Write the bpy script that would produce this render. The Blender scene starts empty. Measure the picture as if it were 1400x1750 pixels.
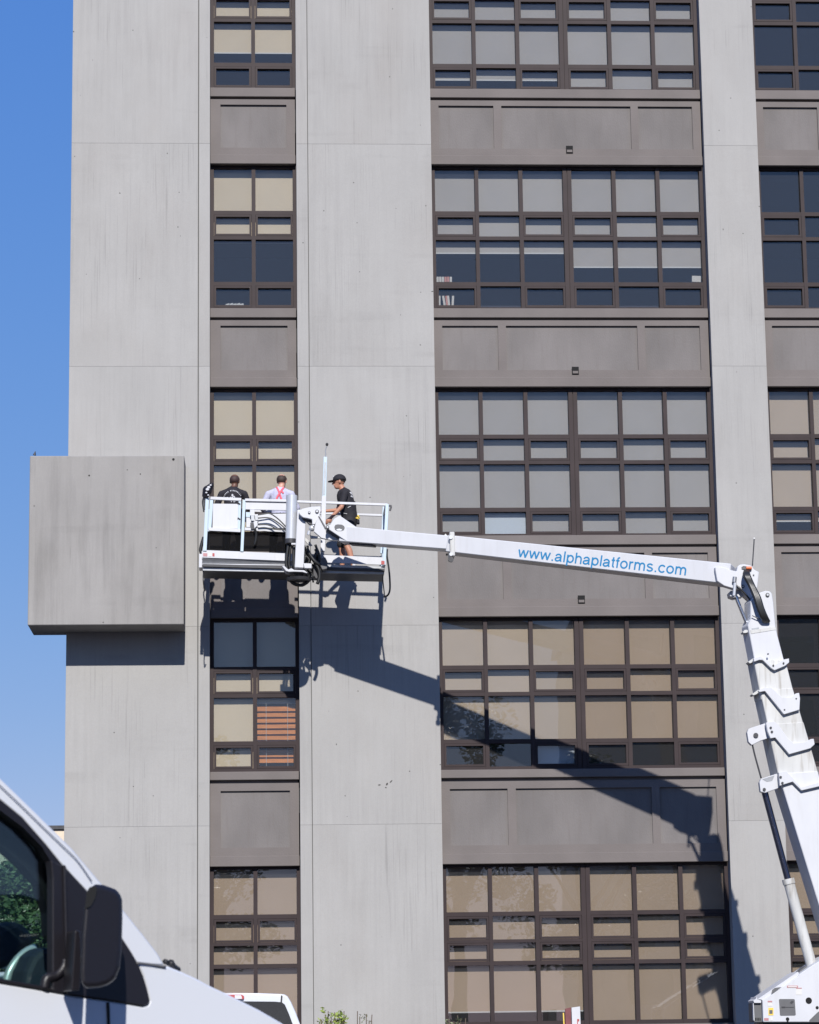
import bpy, bmesh, math, random
import numpy as np
from mathutils import Vector, Matrix
from mathutils.bvhtree import BVHTree
random.seed(7)
scn = bpy.context.scene
col = scn.collection
# ------------------------------------------------------------------ camera
FPX = 4580.0            # focal length in pixels of the 1400 x 1750 photograph
DIST = 48.0             # metres from the camera to the face of the concrete piers (plane Y = 0)
CZ = 1.5
GZ = 0.15               # ground level
yaw, pit, rol = (math.radians(a) for a in (3.154, 11.082, -0.807))
FW = Vector((math.sin(yaw)*math.cos(pit), math.cos(yaw)*math.cos(pit), math.sin(pit)))
RT = Vector((math.cos(yaw), -math.sin(yaw), 0))
UP = RT.cross(FW)
RR = math.cos(rol)*RT + math.sin(rol)*UP
UU = -math.sin(rol)*RT + math.cos(rol)*UP
CAM = Vector((0, -DIST, CZ))
cd = bpy.data.cameras.new('camera')
cam = bpy.data.objects.new('camera', cd)
col.objects.link(cam)
m3 = Matrix((RR, UU, -FW)).transposed()
cam.matrix_world = Matrix.Translation(CAM) @ m3.to_4x4()
cd.sensor_fit = 'VERTICAL'
cd.sensor_height = 36.0
cd.sensor_width = 28.8
cd.lens = 36.0*FPX/1750.0
cd.clip_start = 0.1
cd.clip_end = 2000
cd.dof.use_dof = True
cd.dof.focus_distance = 46.5
cd.dof.aperture_fstop = 16.0
scn.camera = cam
# ------------------------------------------------------------------ sky and sun
SUN_T = 0.70           # tangent of the sun's height
SUN_EL = math.atan(SUN_T)
wd = bpy.data.worlds.new('World')
scn.world = wd
wd.use_nodes = True
wn, wl = wd.node_tree.nodes, wd.node_tree.links
bg = wn['Background']
sky = wn.new('ShaderNodeTexSky')
sky.sky_type = 'NISHITA'
sky.sun_disc = False
sky.sun_elevation = SUN_EL
sky.sun_rotation = math.pi
sky.altitude = 0
sky.air_density = 0.6
sky.dust_density = 0.05
sky.ozone_density = 3.0
# the camera's blue response: one curve per channel, the same over the whole sky
sep = wn.new('ShaderNodeSeparateColor'); cmbw = wn.new('ShaderNodeCombineColor')
wl.new(sky.outputs[0], sep.inputs[0])
for i_, (ex_, gain_) in enumerate(((0.92, 0.98), (0.52, 1.86), (0.15, 5.5))):
    pw = wn.new('ShaderNodeMath'); pw.operation = 'POWER'; pw.inputs[1].default_value = ex_
    ml = wn.new('ShaderNodeMath'); ml.operation = 'MULTIPLY'; ml.inputs[1].default_value = gain_
    wl.new(sep.outputs[i_], pw.inputs[0]); wl.new(pw.outputs[0], ml.inputs[0]); wl.new(ml.outputs[0], cmbw.inputs[i_])
wl.new(cmbw.outputs[0], bg.inputs[0])
bg.inputs[1].default_value = 0.081
sd = bpy.data.lights.new('sun', 'SUN')
sd.energy = 4.75
sd.angle = math.radians(0.5)
sd.color = (1.0, 0.965, 0.91)
so = bpy.data.objects.new('sun', sd)
col.objects.link(so)
so.location = (0, -60, 45)
so.rotation_euler = Vector((-0.012, 1, -SUN_T)).to_track_quat('-Z', 'Y').to_euler()
scn.view_settings.view_transform = 'Standard'
scn.view_settings.look = 'None'
scn.view_settings.exposure = 0.3
scn.view_settings.gamma = 1.0
scn.view_settings.use_curve_mapping = False
scn.cycles.use_denoising = True
scn.cycles.max_bounces = 8
scn.cycles.transparent_max_bounces = 16
scn.cycles.caustics_reflective = False
scn.cycles.caustics_refractive = False


def ray(x, y):
    return RR*((x-700)/FPX) - UU*((y-875)/FPX) + FW


def U(x, y, p=0.0):
    """point of the place seen at photo position (x, y), p metres in front of the pier faces"""
    d = ray(x, y)
    return CAM + d*((DIST-p)/d.y)


# ------------------------------------------------------------------ materials
def new_mat(name):
    m = bpy.data.materials.new(name)
    m.use_nodes = True
    nt = m.node_tree
    return m, nt, nt.nodes, nt.links, nt.nodes['Principled BSDF']


def plain(name, c, rough=0.5, metal=0.0, spec=0.5, var=0.0, scale=6.0, stretch=(1, 1, 1), bump=0.0, bscale=60, objvar=0.0, stain=None):
    m, nt, n, l, b = new_mat(name)
    b.inputs['Base Color'].default_value = (*c, 1)
    b.inputs['Roughness'].default_value = rough
    b.inputs['Metallic'].default_value = metal
    b.inputs['Specular IOR Level'].default_value = spec
    if var or bump or stain:
        g = n.new('ShaderNodeNewGeometry')
        mp = n.new('ShaderNodeMapping')
        mp.inputs['Scale'].default_value = stretch
        l.new(g.outputs['Position'], mp.inputs[0])
    if var:
        t = n.new('ShaderNodeTexNoise')
        t.inputs['Scale'].default_value = scale
        t.inputs['Detail'].default_value = 6
        l.new(mp.outputs[0], t.inputs['Vector'])
        r = n.new('ShaderNodeValToRGB')
        r.color_ramp.elements[0].position = 0.3
        r.color_ramp.elements[1].position = 0.7
        r.color_ramp.elements[0].color = (*[max(0, v*(1-var)) for v in c], 1)
        r.color_ramp.elements[1].color = (*[min(1, v*(1+var)) for v in c], 1)
        l.new(t.outputs[0], r.inputs[0])
        outc = r.outputs[0]
        if stain:               # thin run-off streaks
            sm = n.new('ShaderNodeMapping'); sm.inputs['Scale'].default_value = (9, 9, 0.9)
            l.new(g.outputs['Position'], sm.inputs[0])
            t3 = n.new('ShaderNodeTexNoise'); t3.inputs['Scale'].default_value = 1.6; t3.inputs['Detail'].default_value = 5
            l.new(sm.outputs[0], t3.inputs['Vector'])
            mr = n.new('ShaderNodeMapRange'); mr.inputs[1].default_value = 0.52; mr.inputs[2].default_value = 0.72; mr.inputs[4].default_value = stain[3]
            l.new(t3.outputs[0], mr.inputs[0])
            mx_ = n.new('ShaderNodeMix'); mx_.data_type = 'RGBA'; mx_.inputs[7].default_value = (*stain[:3], 1)
            l.new(mr.outputs[0], mx_.inputs[0]); l.new(outc, mx_.inputs[6]); outc = mx_.outputs[2]
        if objvar:
            oi_ = n.new('ShaderNodeObjectInfo'); mo = n.new('ShaderNodeMapRange')
            mo.inputs[3].default_value = 1-objvar; mo.inputs[4].default_value = 1+objvar
            l.new(oi_.outputs['Random'], mo.inputs[0])
            vs_ = n.new('ShaderNodeVectorMath'); vs_.operation = 'SCALE'
            l.new(outc, vs_.inputs[0]); l.new(mo.outputs[0], vs_.inputs[3]); outc = vs_.outputs[0]
        l.new(outc, b.inputs['Base Color'])
    if bump:
        t2 = n.new('ShaderNodeTexNoise')
        t2.inputs['Scale'].default_value = bscale
        t2.inputs['Detail'].default_value = 4
        l.new(mp.outputs[0], t2.inputs['Vector'])
        bp = n.new('ShaderNodeBump')
        bp.inputs['Strength'].default_value = bump
        bp.inputs['Distance'].default_value = 0.02
        l.new(t2.outputs[0], bp.inputs['Height'])
        l.new(bp.outputs[0], b.inputs['Normal'])
    return m


def concrete(name, c, streak=0.14, blotch=0.10, tan=(0.43, 0.39, 0.34), grime=0.0):
    m, nt, n, l, b = new_mat(name)
    b.inputs['Roughness'].default_value = 0.9
    b.inputs['Specular IOR Level'].default_value = 0.15
    g = n.new('ShaderNodeNewGeometry')
    oi = n.new('ShaderNodeObjectInfo')
    add = n.new('ShaderNodeVectorMath'); add.operation = 'ADD'
    sc = n.new('ShaderNodeVectorMath'); sc.operation = 'SCALE'
    cmb = n.new('ShaderNodeCombineXYZ')
    for i in range(3):
        l.new(oi.outputs['Random'], cmb.inputs[i])
    l.new(cmb.outputs[0], sc.inputs[0]); sc.inputs[3].default_value = 37.0
    l.new(g.outputs['Position'], add.inputs[0]); l.new(sc.outputs[0], add.inputs[1])

    def noise(src, scale, detail, stretch, rough=0.55):
        mp = n.new('ShaderNodeMapping'); mp.inputs['Scale'].default_value = stretch
        l.new(src, mp.inputs[0])
        t = n.new('ShaderNodeTexNoise'); t.inputs['Scale'].default_value = scale
        t.inputs['Detail'].default_value = detail; t.inputs['Roughness'].default_value = rough
        l.new(mp.outputs[0], t.inputs['Vector'])
        return t.outputs[0]

    def ramp(src, p0, p1, v0, v1):
        r = n.new('ShaderNodeMapRange')
        r.inputs[1].default_value = p0; r.inputs[2].default_value = p1
        r.inputs[3].default_value = v0; r.inputs[4].default_value = v1
        l.new(src, r.inputs[0])
        return r.outputs[0]

    def mul(a, bb):
        q = n.new('ShaderNodeMath'); q.operation = 'MULTIPLY'
        l.new(a, q.inputs[0]); l.new(bb, q.inputs[1])
        return q.outputs[0]

    def mul_(a, bb, amt):
        q = mul(a, bb); r = n.new('ShaderNodeMapRange')
        r.inputs[1].default_value = 0.0; r.inputs[2].default_value = 1.0; r.inputs[3].default_value = 1.0; r.inputs[4].default_value = 1-amt
        l.new(q, r.inputs[0])
        return r.outputs[0]
    A = add.outputs[0]
    s1 = mul_(ramp(noise(A, 8.0, 6, (1.6, 1.6, 0.07), 0.62), 0.40, 0.72, 0.0, 1.0), ramp(noise(A, 0.6, 4, (1, 1, 0.8)), 0.38, 0.66, 0.15, 1.0), streak*1.15)
    s2 = mul_(ramp(noise(A, 26.0, 2, (1.6, 1.6, 0.022)), 0.58, 0.70, 0.0, 1.0), ramp(noise(A, 0.9, 4, (1, 1, 0.7)), 0.47, 0.62, 0.0, 1.0), streak*2.0)
    s2b = mul_(ramp(noise(A, 1.0, 3, (0.25, 0.25, 2.6)), 0.60, 0.68, 0.0, 1.0), ramp(noise(A, 2.0, 4, (1, 1, 1)), 0.42, 0.62, 0.0, 1.0), 0.07)
    s3 = mul(ramp(noise(A, 0.8, 7, (1, 1, 0.7), 0.62), 0.3, 0.7, 1-blotch, 1+blotch*0.7), s2b)
    s4 = ramp(noise(A, 55, 3, (1, 1, 1)), 0.3, 0.7, 0.965, 1.03)
    pores = n.new('ShaderNodeTexVoronoi'); pores.inputs['Scale'].default_value = 2.6
    l.new(A, pores.inputs['Vector'])
    s5 = ramp(pores.outputs['Distance'], 0.026, 0.040, 0.40, 1.0)
    tot = mul(mul(mul(mul(s1, s2), s3), s4), s5)
    if grime:
        s6 = ramp(noise(A, 3.0, 5, (1.5, 1.5, 0.16)), 0.5, 0.72, 1.0, 1-grime)
        tot = mul(tot, s6)
    hue = n.new('ShaderNodeMix'); hue.data_type = 'RGBA'
    hue.inputs[6].default_value = (*c, 1)
    hue.inputs[7].default_value = (*tan, 1)
    l.new(ramp(noise(A, 0.7, 4, (1, 1, 0.5)), 0.5, 0.8, 0.0, 0.55), hue.inputs[0])
    mx = n.new('ShaderNodeVectorMath'); mx.operation = 'SCALE'
    l.new(hue.outputs[2], mx.inputs[0]); l.new(tot, mx.inputs[3])
    l.new(mx.outputs[0], b.inputs['Base Color'])
    bp = n.new('ShaderNodeBump'); bp.inputs['Strength'].default_value = 0.25; bp.inputs['Distance'].default_value = 0.01
    l.new(noise(A, 26, 6, (1, 1, 0.35)), bp.inputs['Height'])
    l.new(bp.outputs[0], b.inputs['Normal'])
    return m


def glass_mat(name, tint, refl_ior=1.52, rough=0.0, boost=1.35, veil=0.0):
    m = bpy.data.materials.new(name)
    m.use_nodes = True
    n, l = m.node_tree.nodes, m.node_tree.links
    n.clear()
    out = n.new('ShaderNodeOutputMaterial')
    tr = n.new('ShaderNodeBsdfTransparent'); tr.inputs[0].default_value = (*tint, 1)
    gl = n.new('ShaderNodeBsdfGlossy'); gl.inputs['Roughness'].default_value = rough
    gl.inputs['Color'].default_value = (1, 1, 1, 1)
    fr = n.new('ShaderNodeFresnel'); fr.inputs[0].default_value = refl_ior
    mu = n.new('ShaderNodeMath'); mu.operation = 'MULTIPLY'; mu.use_clamp = True
    mu.inputs[1].default_value = boost
    l.new(fr.outputs[0], mu.inputs[0])
    # old float glass is never flat: a faint slow wave bends what it mirrors
    g = n.new('ShaderNodeNewGeometry')
    io = n.new('ShaderNodeMapRange'); io.inputs[3].default_value = refl_ior; io.inputs[4].default_value = 1/refl_ior
    l.new(g.outputs['Backfacing'], io.inputs[0]); l.new(io.outputs[0], fr.inputs[0])
    t = n.new('ShaderNodeTexNoise'); t.inputs['Scale'].default_value = 1.3; t.inputs['Detail'].default_value = 1
    l.new(g.outputs['Position'], t.inputs['Vector'])
    bp = n.new('ShaderNodeBump'); bp.inputs['Strength'].default_value = 0.04; bp.inputs['Distance'].default_value = 0.02
    l.new(t.outputs[0], bp.inputs['Height']); l.new(bp.outputs[0], gl.inputs['Normal'])
    mix = n.new('ShaderNodeMixShader')
    l.new(mu.outputs[0], mix.inputs[0]); l.new(tr.outputs[0], mix.inputs[1]); l.new(gl.outputs[0], mix.inputs[2])
    last = mix
    if veil:                # even pale veil mixed in to brighten shaded blinds and dark panes
        df = n.new('ShaderNodeBsdfDiffuse'); df.inputs[0].default_value = (0.62, 0.62, 0.64, 1)
        m2 = n.new('ShaderNodeMixShader'); m2.inputs[0].default_value = veil
        l.new(mix.outputs[0], m2.inputs[1]); l.new(df.outputs[0], m2.inputs[2]); last = m2
    l.new(last.outputs[0], out.inputs[0])
    return m


def leaf_mat(name, c, c2):
    m, nt, n, l, b = new_mat(name)
    oi = n.new('ShaderNodeNewGeometry')
    r = n.new('ShaderNodeValToRGB')
    r.color_ramp.elements[0].color = (*c, 1); r.color_ramp.elements[1].color = (*c2, 1)
    l.new(oi.outputs['Random Per Island'], r.inputs[0])
    l.new(r.outputs[0], b.inputs['Base Color'])
    b.inputs['Roughness'].default_value = 0.55
    b.inputs['Transmission Weight'].default_value = 0.0
    return m


M = dict(
    concrete=concrete('concrete', (0.338, 0.330, 0.321), streak=0.085, blotch=0.06, tan=(0.305, 0.288, 0.272)),
    concrete_box=concrete('concrete_box', (0.285, 0.274, 0.265), streak=0.085, blotch=0.10, tan=(0.25, 0.235, 0.215), grime=0.16),
    core=plain('dark_joint', (0.10, 0.098, 0.095), 0.9),
    spandrel=plain('spandrel_paint', (0.154, 0.136, 0.130), 0.75, spec=0.2, var=0.09, scale=1.3, bump=0.15, bscale=40),
    spandrel_panel=plain('spandrel_panel_paint', (0.160, 0.147, 0.143), 0.75, spec=0.2, var=0.12, scale=1.6, stretch=(1, 1, 0.5), bump=0.2, bscale=45, objvar=0.03, stain=(0.125, 0.108, 0.10, 0.25)),
    frame=plain('bronze_frame', (0.030, 0.020, 0.021), 0.6, spec=0.25, var=0.12, scale=3),
    black=plain('black_rubber', (0.012, 0.012, 0.014), 0.55),
    mesh=None,
    chip=plain('chipped_concrete', (0.055, 0.052, 0.048), 0.95),
    hole=plain('dark_hole', (0.006, 0.006, 0.006), 0.9),
    glass=glass_mat('window_glass', (0.845, 0.855, 0.86), veil=0.016),
    blind_beige=plain('beige_blind', (0.69, 0.57, 0.41), 0.9, spec=0.1, var=0.03, scale=2, objvar=0.05),
    blind_grey=plain('grey_blind', (0.45, 0.41, 0.37), 0.9, spec=0.1, var=0.03, scale=2, objvar=0.05),
    blind_tan=plain('tan_blind', (0.45, 0.335, 0.24), 0.9, spec=0.1, var=0.03, scale=2, objvar=0.05),
    blind_four=plain('pale_tan_blind', (0.53, 0.42, 0.315), 0.9, spec=0.1, var=0.03, scale=2, objvar=0.05),
    sheet_pale=plain('pale_blue_sheet', (0.62, 0.66, 0.70), 0.9, spec=0.1),
    hem=plain('blind_hem', (0.58, 0.57, 0.55), 0.6),
    wood=plain('orange_wood_slat', (0.58, 0.20, 0.035), 0.5, var=0.2, scale=4, stretch=(1, 1, 8)),
    room=plain('room_wall', (0.10, 0.10, 0.105), 0.9),
    white=plain('white_paint', (0.53, 0.535, 0.56), 0.4, spec=0.35, stain=(0.40, 0.39, 0.38, 0.18), var=0.04, scale=3.0, stretch=(1, 1, 0.5)),
    cream=plain('boom_white', (0.50, 0.50, 0.49), 0.45, spec=0.3, var=0.10, scale=3.2, stretch=(1.6, 1.6, 0.25), stain=(0.22, 0.19, 0.15, 0.60)),
    alu=plain('blue_white_paint', (0.44, 0.53, 0.60), 0.4, var=0.03, scale=6),
    steel=plain('grey_steel', (0.33, 0.34, 0.36), 0.4, metal=0.6, var=0.1, scale=9),
    silver=plain('silver_paint', (0.55, 0.56, 0.58), 0.32, metal=0.35, var=0.03),
    chrome=plain('chrome_rod', (0.75, 0.77, 0.8), 0.12, metal=1.0),
    rod=plain('dark_rod', (0.10, 0.11, 0.16), 0.18, metal=0.9),
    dark=plain('dark_machine', (0.035, 0.035, 0.04), 0.5, var=0.3, scale=8),
    grey=plain('dark_grey_panel', (0.10, 0.10, 0.105), 0.6, var=0.08),
    hose=plain('hose', (0.016, 0.016, 0.016), 0.38),
    blue=plain('blue_lettering', (0.022, 0.185, 0.38), 0.5, spec=0.2),
    red=plain('red_sticker', (0.36, 0.055, 0.055), 0.5),
    pink=plain('pink_sticker', (0.40, 0.19, 0.20), 0.5),
    yellow=plain('yellow', (0.70, 0.50, 0.08), 0.5),
    orange=plain('orange_lamp', (0.65, 0.14, 0.04), 0.3),
    asphalt=plain('asphalt', (0.042, 0.042, 0.045), 0.9, var=0.25, scale=3, bump=0.4, bscale=120),
    paving=plain('paving_concrete', (0.16, 0.155, 0.145), 0.9, var=0.12, scale=2, bump=0.2),
    van=plain('van_white', (0.545, 0.56, 0.595), 0.25, spec=0.5),
    plastic=plain('black_plastic', (0.010, 0.009, 0.012), 0.40, spec=0.4, bump=0.1, bscale=350),
    vanglass=glass_mat('tinted_van_glass', (0.76, 0.86, 0.84), boost=1.0),
    trim_blue=plain('dark_blue_trim', (0.012, 0.018, 0.035), 0.7),
    interior=plain('van_interior', (0.11, 0.115, 0.11), 0.8),
    tyre=plain('tyre_rubber', (0.02, 0.02, 0.02), 0.85),
    creamwall=plain('cream_wall', (0.62, 0.52, 0.40), 0.85, var=0.08, scale=2),
    leaf=leaf_mat('leaf_green', (0.035, 0.075, 0.018), (0.09, 0.15, 0.035)),
    leaf_bright=leaf_mat('leaf_bright', (0.05, 0.085, 0.035), (0.13, 0.18, 0.075)),
    leaf_yellow=leaf_mat('leaf_yellow_green', (0.13, 0.20, 0.03), (0.30, 0.36, 0.08)),
    leaf_dull=leaf_mat('leaf_dull', (0.06, 0.075, 0.045), (0.16, 0.18, 0.09)),
    bark=plain('bark', (0.10, 0.075, 0.055), 0.9, var=0.3, scale=9, stretch=(1, 1, 0.2)),
    skin_dark=plain('skin_dark', (0.12, 0.055, 0.035), 0.5),
    skin=plain('skin_tan', (0.42, 0.20, 0.13), 0.5),
    skin_light=plain('skin_light', (0.52, 0.27, 0.20), 0.5),
    hair_black=plain('hair_black', (0.018, 0.011, 0.009), 0.6, bump=0.3, bscale=300),
    hair_shaved=plain('hair_shaved', (0.040, 0.020, 0.018), 0.65, bump=0.2, bscale=300),
    hair_brown=plain('hair_brown', (0.035, 0.02, 0.014), 0.6, bump=0.3, bscale=300),
    shirt_black=plain('shirt_black', (0.012, 0.011, 0.016), 0.85, bump=0.3, bscale=25),
    shirt_grey=plain('shirt_lilac_grey', (0.43, 0.43, 0.55), 0.85, var=0.05, scale=12, bump=0.5, bscale=16),
    trousers=plain('trousers_dark', (0.016, 0.015, 0.018), 0.85, bump=0.3, bscale=22),
    shoe=plain('shoe_black', (0.012, 0.011, 0.011), 0.5),
    strap=plain('pink_red_strap', (0.72, 0.12, 0.16), 0.7),
    print_white=plain('white_print', (0.52, 0.52, 0.54), 0.7),
)


def mesh_mat(name):
    m = bpy.data.materials.new(name); m.use_nodes = True
    n, l = m.node_tree.nodes, m.node_tree.links
    tr = n.new('ShaderNodeBsdfTransparent'); mx = n.new('ShaderNodeMixShader'); mx.inputs[0].default_value = 0.78
    b = n['Principled BSDF']; b.inputs['Base Color'].default_value = (0.004, 0.004, 0.005, 1); b.inputs['Specular IOR Level'].default_value = 0.1; b.inputs['Roughness'].default_value = 0.8
    l.new(tr.outputs[0], mx.inputs[1]); l.new(b.outputs[0], mx.inputs[2]); l.new(mx.outputs[0], n['Material Output'].inputs[0])
    return m


M['mesh'] = mesh_mat('black_fabric_mesh')

# ------------------------------------------------------------------ object helpers
WORLD = {}


def tag(o, label=None, cat=None, group=None, kind=None):
    if label: o['label'] = label
    if cat: o['category'] = cat
    if group: o['group'] = group
    if kind: o['kind'] = kind
    return o


def empty(name, loc):
    o = bpy.data.objects.new(name, None)
    o.empty_display_size = 0.2
    col.objects.link(o)
    o.location = loc
    WORLD[o] = Vector(loc)
    return o


def link(name, me, parent=None, loc=(0, 0, 0)):
    o = bpy.data.objects.new(name, me)
    col.objects.link(o)
    loc = Vector(loc)
    if parent is not None:
        o.parent = parent
        o.location = loc - WORLD[parent]
    else:
        o.location = loc
    WORLD[o] = loc
    return o


class MB:
    """collects shapes in world coordinates and links them as one mesh object"""
    def __init__(s):
        s.v = []; s.f = []; s.mi = []; s.sm = []

    def add(s, vs, fs, mi=0, smooth=False):
        o = len(s.v)
        s.v += [tuple(v) for v in vs]
        s.f += [tuple(i+o for i in f) for f in fs]
        s.mi += [mi]*len(fs); s.sm += [smooth]*len(fs)
        return s

    def box(s, x0, x1, y0, y1, z0, z1, mi=0):
        vs = [(x, y, z) for x in (x0, x1) for y in (y0, y1) for z in (z0, z1)]
        return s.add(vs, [(0, 1, 3, 2), (4, 6, 7, 5), (0, 4, 5, 1), (2, 3, 7, 6), (0, 2, 6, 4), (1, 5, 7, 3)], mi)

    def prism(s, pts, ext, mi=0):
        """pts: 3-D outline, ext: extrusion vector"""
        n = len(pts); ext = Vector(ext)
        a = [Vector(p) for p in pts]
        vs = a + [p+ext for p in a]
        fs = [tuple(range(n)), tuple(reversed(range(n, 2*n)))]
        fs += [(i, i+n, (i+1) % n + n, (i+1) % n) for i in range(n)]
        return s.add(vs, fs, mi)

    def pix(s, pts, p, th, mi=0):
        """outline in photo positions at p metres before the wall, th thick away from the camera"""
        return s.prism([U(x, y, p) for x, y in pts], (0, th, 0), mi)

    def beam(s, a, b, h, w, h1=None, w1=None, side=None, mi=0):
        a, b = Vector(a), Vector(b)
        h1 = h if h1 is None else h1; w1 = w if w1 is None else w1
        d = (b-a).normalized()
        sd_ = Vector(side) if side is not None else d.cross(Vector((0, 0, 1)))
        if sd_.length < 1e-4: sd_ = Vector((0, 1, 0))
        sd_ = (sd_ - d*sd_.dot(d)).normalized()
        up = sd_.cross(d).normalized()
        vs = []
        for c, hh, ww in ((a, h, w), (b, h1, w1)):
            for i, j in ((-1, -1), (1, -1), (1, 1), (-1, 1)):
                vs.append(c + sd_*(i*ww/2) + up*(j*hh/2))
        return s.add(vs, [(0, 1, 2, 3), (7, 6, 5, 4), (0, 4, 5, 1), (1, 5, 6, 2), (2, 6, 7, 3), (3, 7, 4, 0)], mi)

    def cyl(s, a, b, r, r1=None, n=14, mi=0, smooth=True, cap=True):
        a, b = Vector(a), Vector(b); r1 = r if r1 is None else r1
        d = (b-a).normalized()
        e1 = d.orthogonal().normalized(); e2 = d.cross(e1)
        vs = []
        for c, rr in ((a, r), (b, r1)):
            for i in range(n):
                t = 2*math.pi*i/n
                vs.append(c + (e1*math.cos(t)+e2*math.sin(t))*rr)
        s.add(vs, [(i, (i+1) % n, (i+1) % n+n, i+n) for i in range(n)], mi, smooth)
        if cap:
            o = len(s.v)
            s.v += [tuple(v) for v in vs]
            s.f += [tuple(o+i for i in reversed(range(n))), tuple(o+n+i for i in range(n))]
            s.mi += [mi, mi]; s.sm += [False, False]
        return s

    def tube(s, pts, r, n=8, mi=0, sub=4):
        P = [Vector(p) for p in pts]
        if len(P) > 2 and sub > 1:
            Q = []
            for i in range(len(P)-1):
                p0 = P[max(i-1, 0)]; p1 = P[i]; p2 = P[i+1]; p3 = P[min(i+2, len(P)-1)]
                for k in range(sub):
                    t = k/sub
                    Q.append(0.5*((2*p1)+(p2-p0)*t+(2*p0-5*p1+4*p2-p3)*t*t+(3*p1-p0-3*p2+p3)*t**3))
            Q.append(P[-1]); P = Q
        rings = []; vs = []
        e1 = None
        for i, p in enumerate(P):
            d = (P[min(i+1, len(P)-1)]-P[max(i-1, 0)]).normalized()
            if e1 is None: e1 = d.orthogonal().normalized()
            e1 = (e1-d*e1.dot(d)).normalized(); e2 = d.cross(e1)
            for k in range(n):
                t = 2*math.pi*k/n
                vs.append(p+(e1*math.cos(t)+e2*math.sin(t))*r)
        fs = []
        for i in range(len(P)-1):
            for k in range(n):
                fs.append((i*n+k, i*n+(k+1) % n, (i+1)*n+(k+1) % n, (i+1)*n+k))
        fs.append(tuple(reversed(range(n)))); fs.append(tuple((len(P)-1)*n+k for k in range(n)))
        return s.add(vs, fs, mi, True)

    def sphere(s, c, rad, n=12, mi=0):
        c = Vector(c); rad = (rad,)*3 if isinstance(rad, (int, float)) else rad
        vs = []; fs = []
        for i in range(n+1):
            th = math.pi*i/n
            for k in range(2*n):
                ph = math.pi*k/n
                vs.append(c+Vector((rad[0]*math.sin(th)*math.cos(ph), rad[1]*math.sin(th)*math.sin(ph), rad[2]*math.cos(th))))
        for i in range(n):
            for k in range(2*n):
                fs.append((i*2*n+k, (i+1)*2*n+k, (i+1)*2*n+(k+1) % (2*n), i*2*n+(k+1) % (2*n)))
        return s.add(vs, fs, mi, True)

    def build(s, name, mats, parent=None, bevel=0.0, seg=1, doubles=False):
        mats = mats if isinstance(mats, (list, tuple)) else [mats]
        V = np.array(s.v, dtype=float)
        lo, hi = V.min(0), V.max(0)
        o = Vector(((lo[0]+hi[0])/2, (lo[1]+hi[1])/2, lo[2]))
        me = bpy.data.meshes.new(name)
        me.from_pydata([tuple(v) for v in (V-np.array(o))], [], s.f)
        for mt in mats: me.materials.append(M[mt])
        me.polygons.foreach_set('material_index', s.mi)
        me.polygons.foreach_set('use_smooth', s.sm)
        bm = bmesh.new(); bm.from_mesh(me)
        if doubles: bmesh.ops.remove_doubles(bm, verts=bm.verts, dist=1e-5)
        bmesh.ops.recalc_face_normals(bm, faces=bm.faces)
        if bevel:
            ed = [e for e in bm.edges if len(e.link_faces) == 2 and e.calc_face_angle(0) > 0.5]
            bmesh.ops.bevel(bm, geom=ed, offset=bevel, segments=seg, affect='EDGES', profile=0.5, clamp_overlap=True)
        bm.to_mesh(me); bm.free()
        me.update()
        return link(name, me, parent, o)


CACHE = {}


def block(name, mat, parent, x0, x1, y0, y1, z0, z1, bevel=0.0):
    """a box piece; pieces of the same size share their mesh"""
    k = (mat, round(x1-x0, 4), round(y1-y0, 4), round(z1-z0, 4), bevel)
    o = Vector(((x0+x1)/2, (y0+y1)/2, z0))
    if k not in CACHE:
        mb = MB().box(x0, x1, y0, y1, z0, z1)
        ob = mb.build(name, mat, parent, bevel)
        CACHE[k] = ob.data
        return ob
    return link(name, CACHE[k], parent, o)


# ------------------------------------------------------------------ ground
g = MB().box(-500, 500, -600, 600, GZ-0.4, GZ).build('ground', 'asphalt')
tag(g, kind='structure')
pv = MB().box(-14, 30, -2.6, 0.02, GZ+0.004, GZ+0.13).build('pavement', 'paving', bevel=0.015)
tag(pv, kind='structure')

# ------------------------------------------------------------------ the office building
XL0, XL1, XL2, XR1, XR2, XP, XQ, XS = -3.571, -1.208, -0.997, 0.616, 0.833, 3.148, 8.316, 9.338
ZTOP = 24.6
bld = empty('office_building', (3, 6, GZ))
tag(bld, 'tall grey concrete office building with brown window bays', 'building')
joints = [GZ, 5.235, 8.825, 13.66, 17.955, 22.25, ZTOP]
JG = 0.0011


def pier(x0, x1, strips):
    core = MB().box(x0+0.012, x1-0.012, 0.025, 0.62, GZ, ZTOP-0.02).build('pier', 'core', bld)
    for a, b in strips:
        for i in range(len(joints)-1):
            block('concrete_panel', 'concrete', core, a, b, 0.0, 0.60, joints[i]+(JG if i else 0), joints[i+1]-JG, 0.002)
    return core


pier(XL0, XL2, [(XL0, XL1-0.011), (XL1+0.008, XL2)])
pier(XR1, XP, [(XR1, XR2-0.008), (XR2+0.005, XP)])
pier(XQ, XS, [(XQ, XS)])
X2 = XS+5.168
pier(X2, X2+1.02, [(X2, X2+1.02)])
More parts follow.
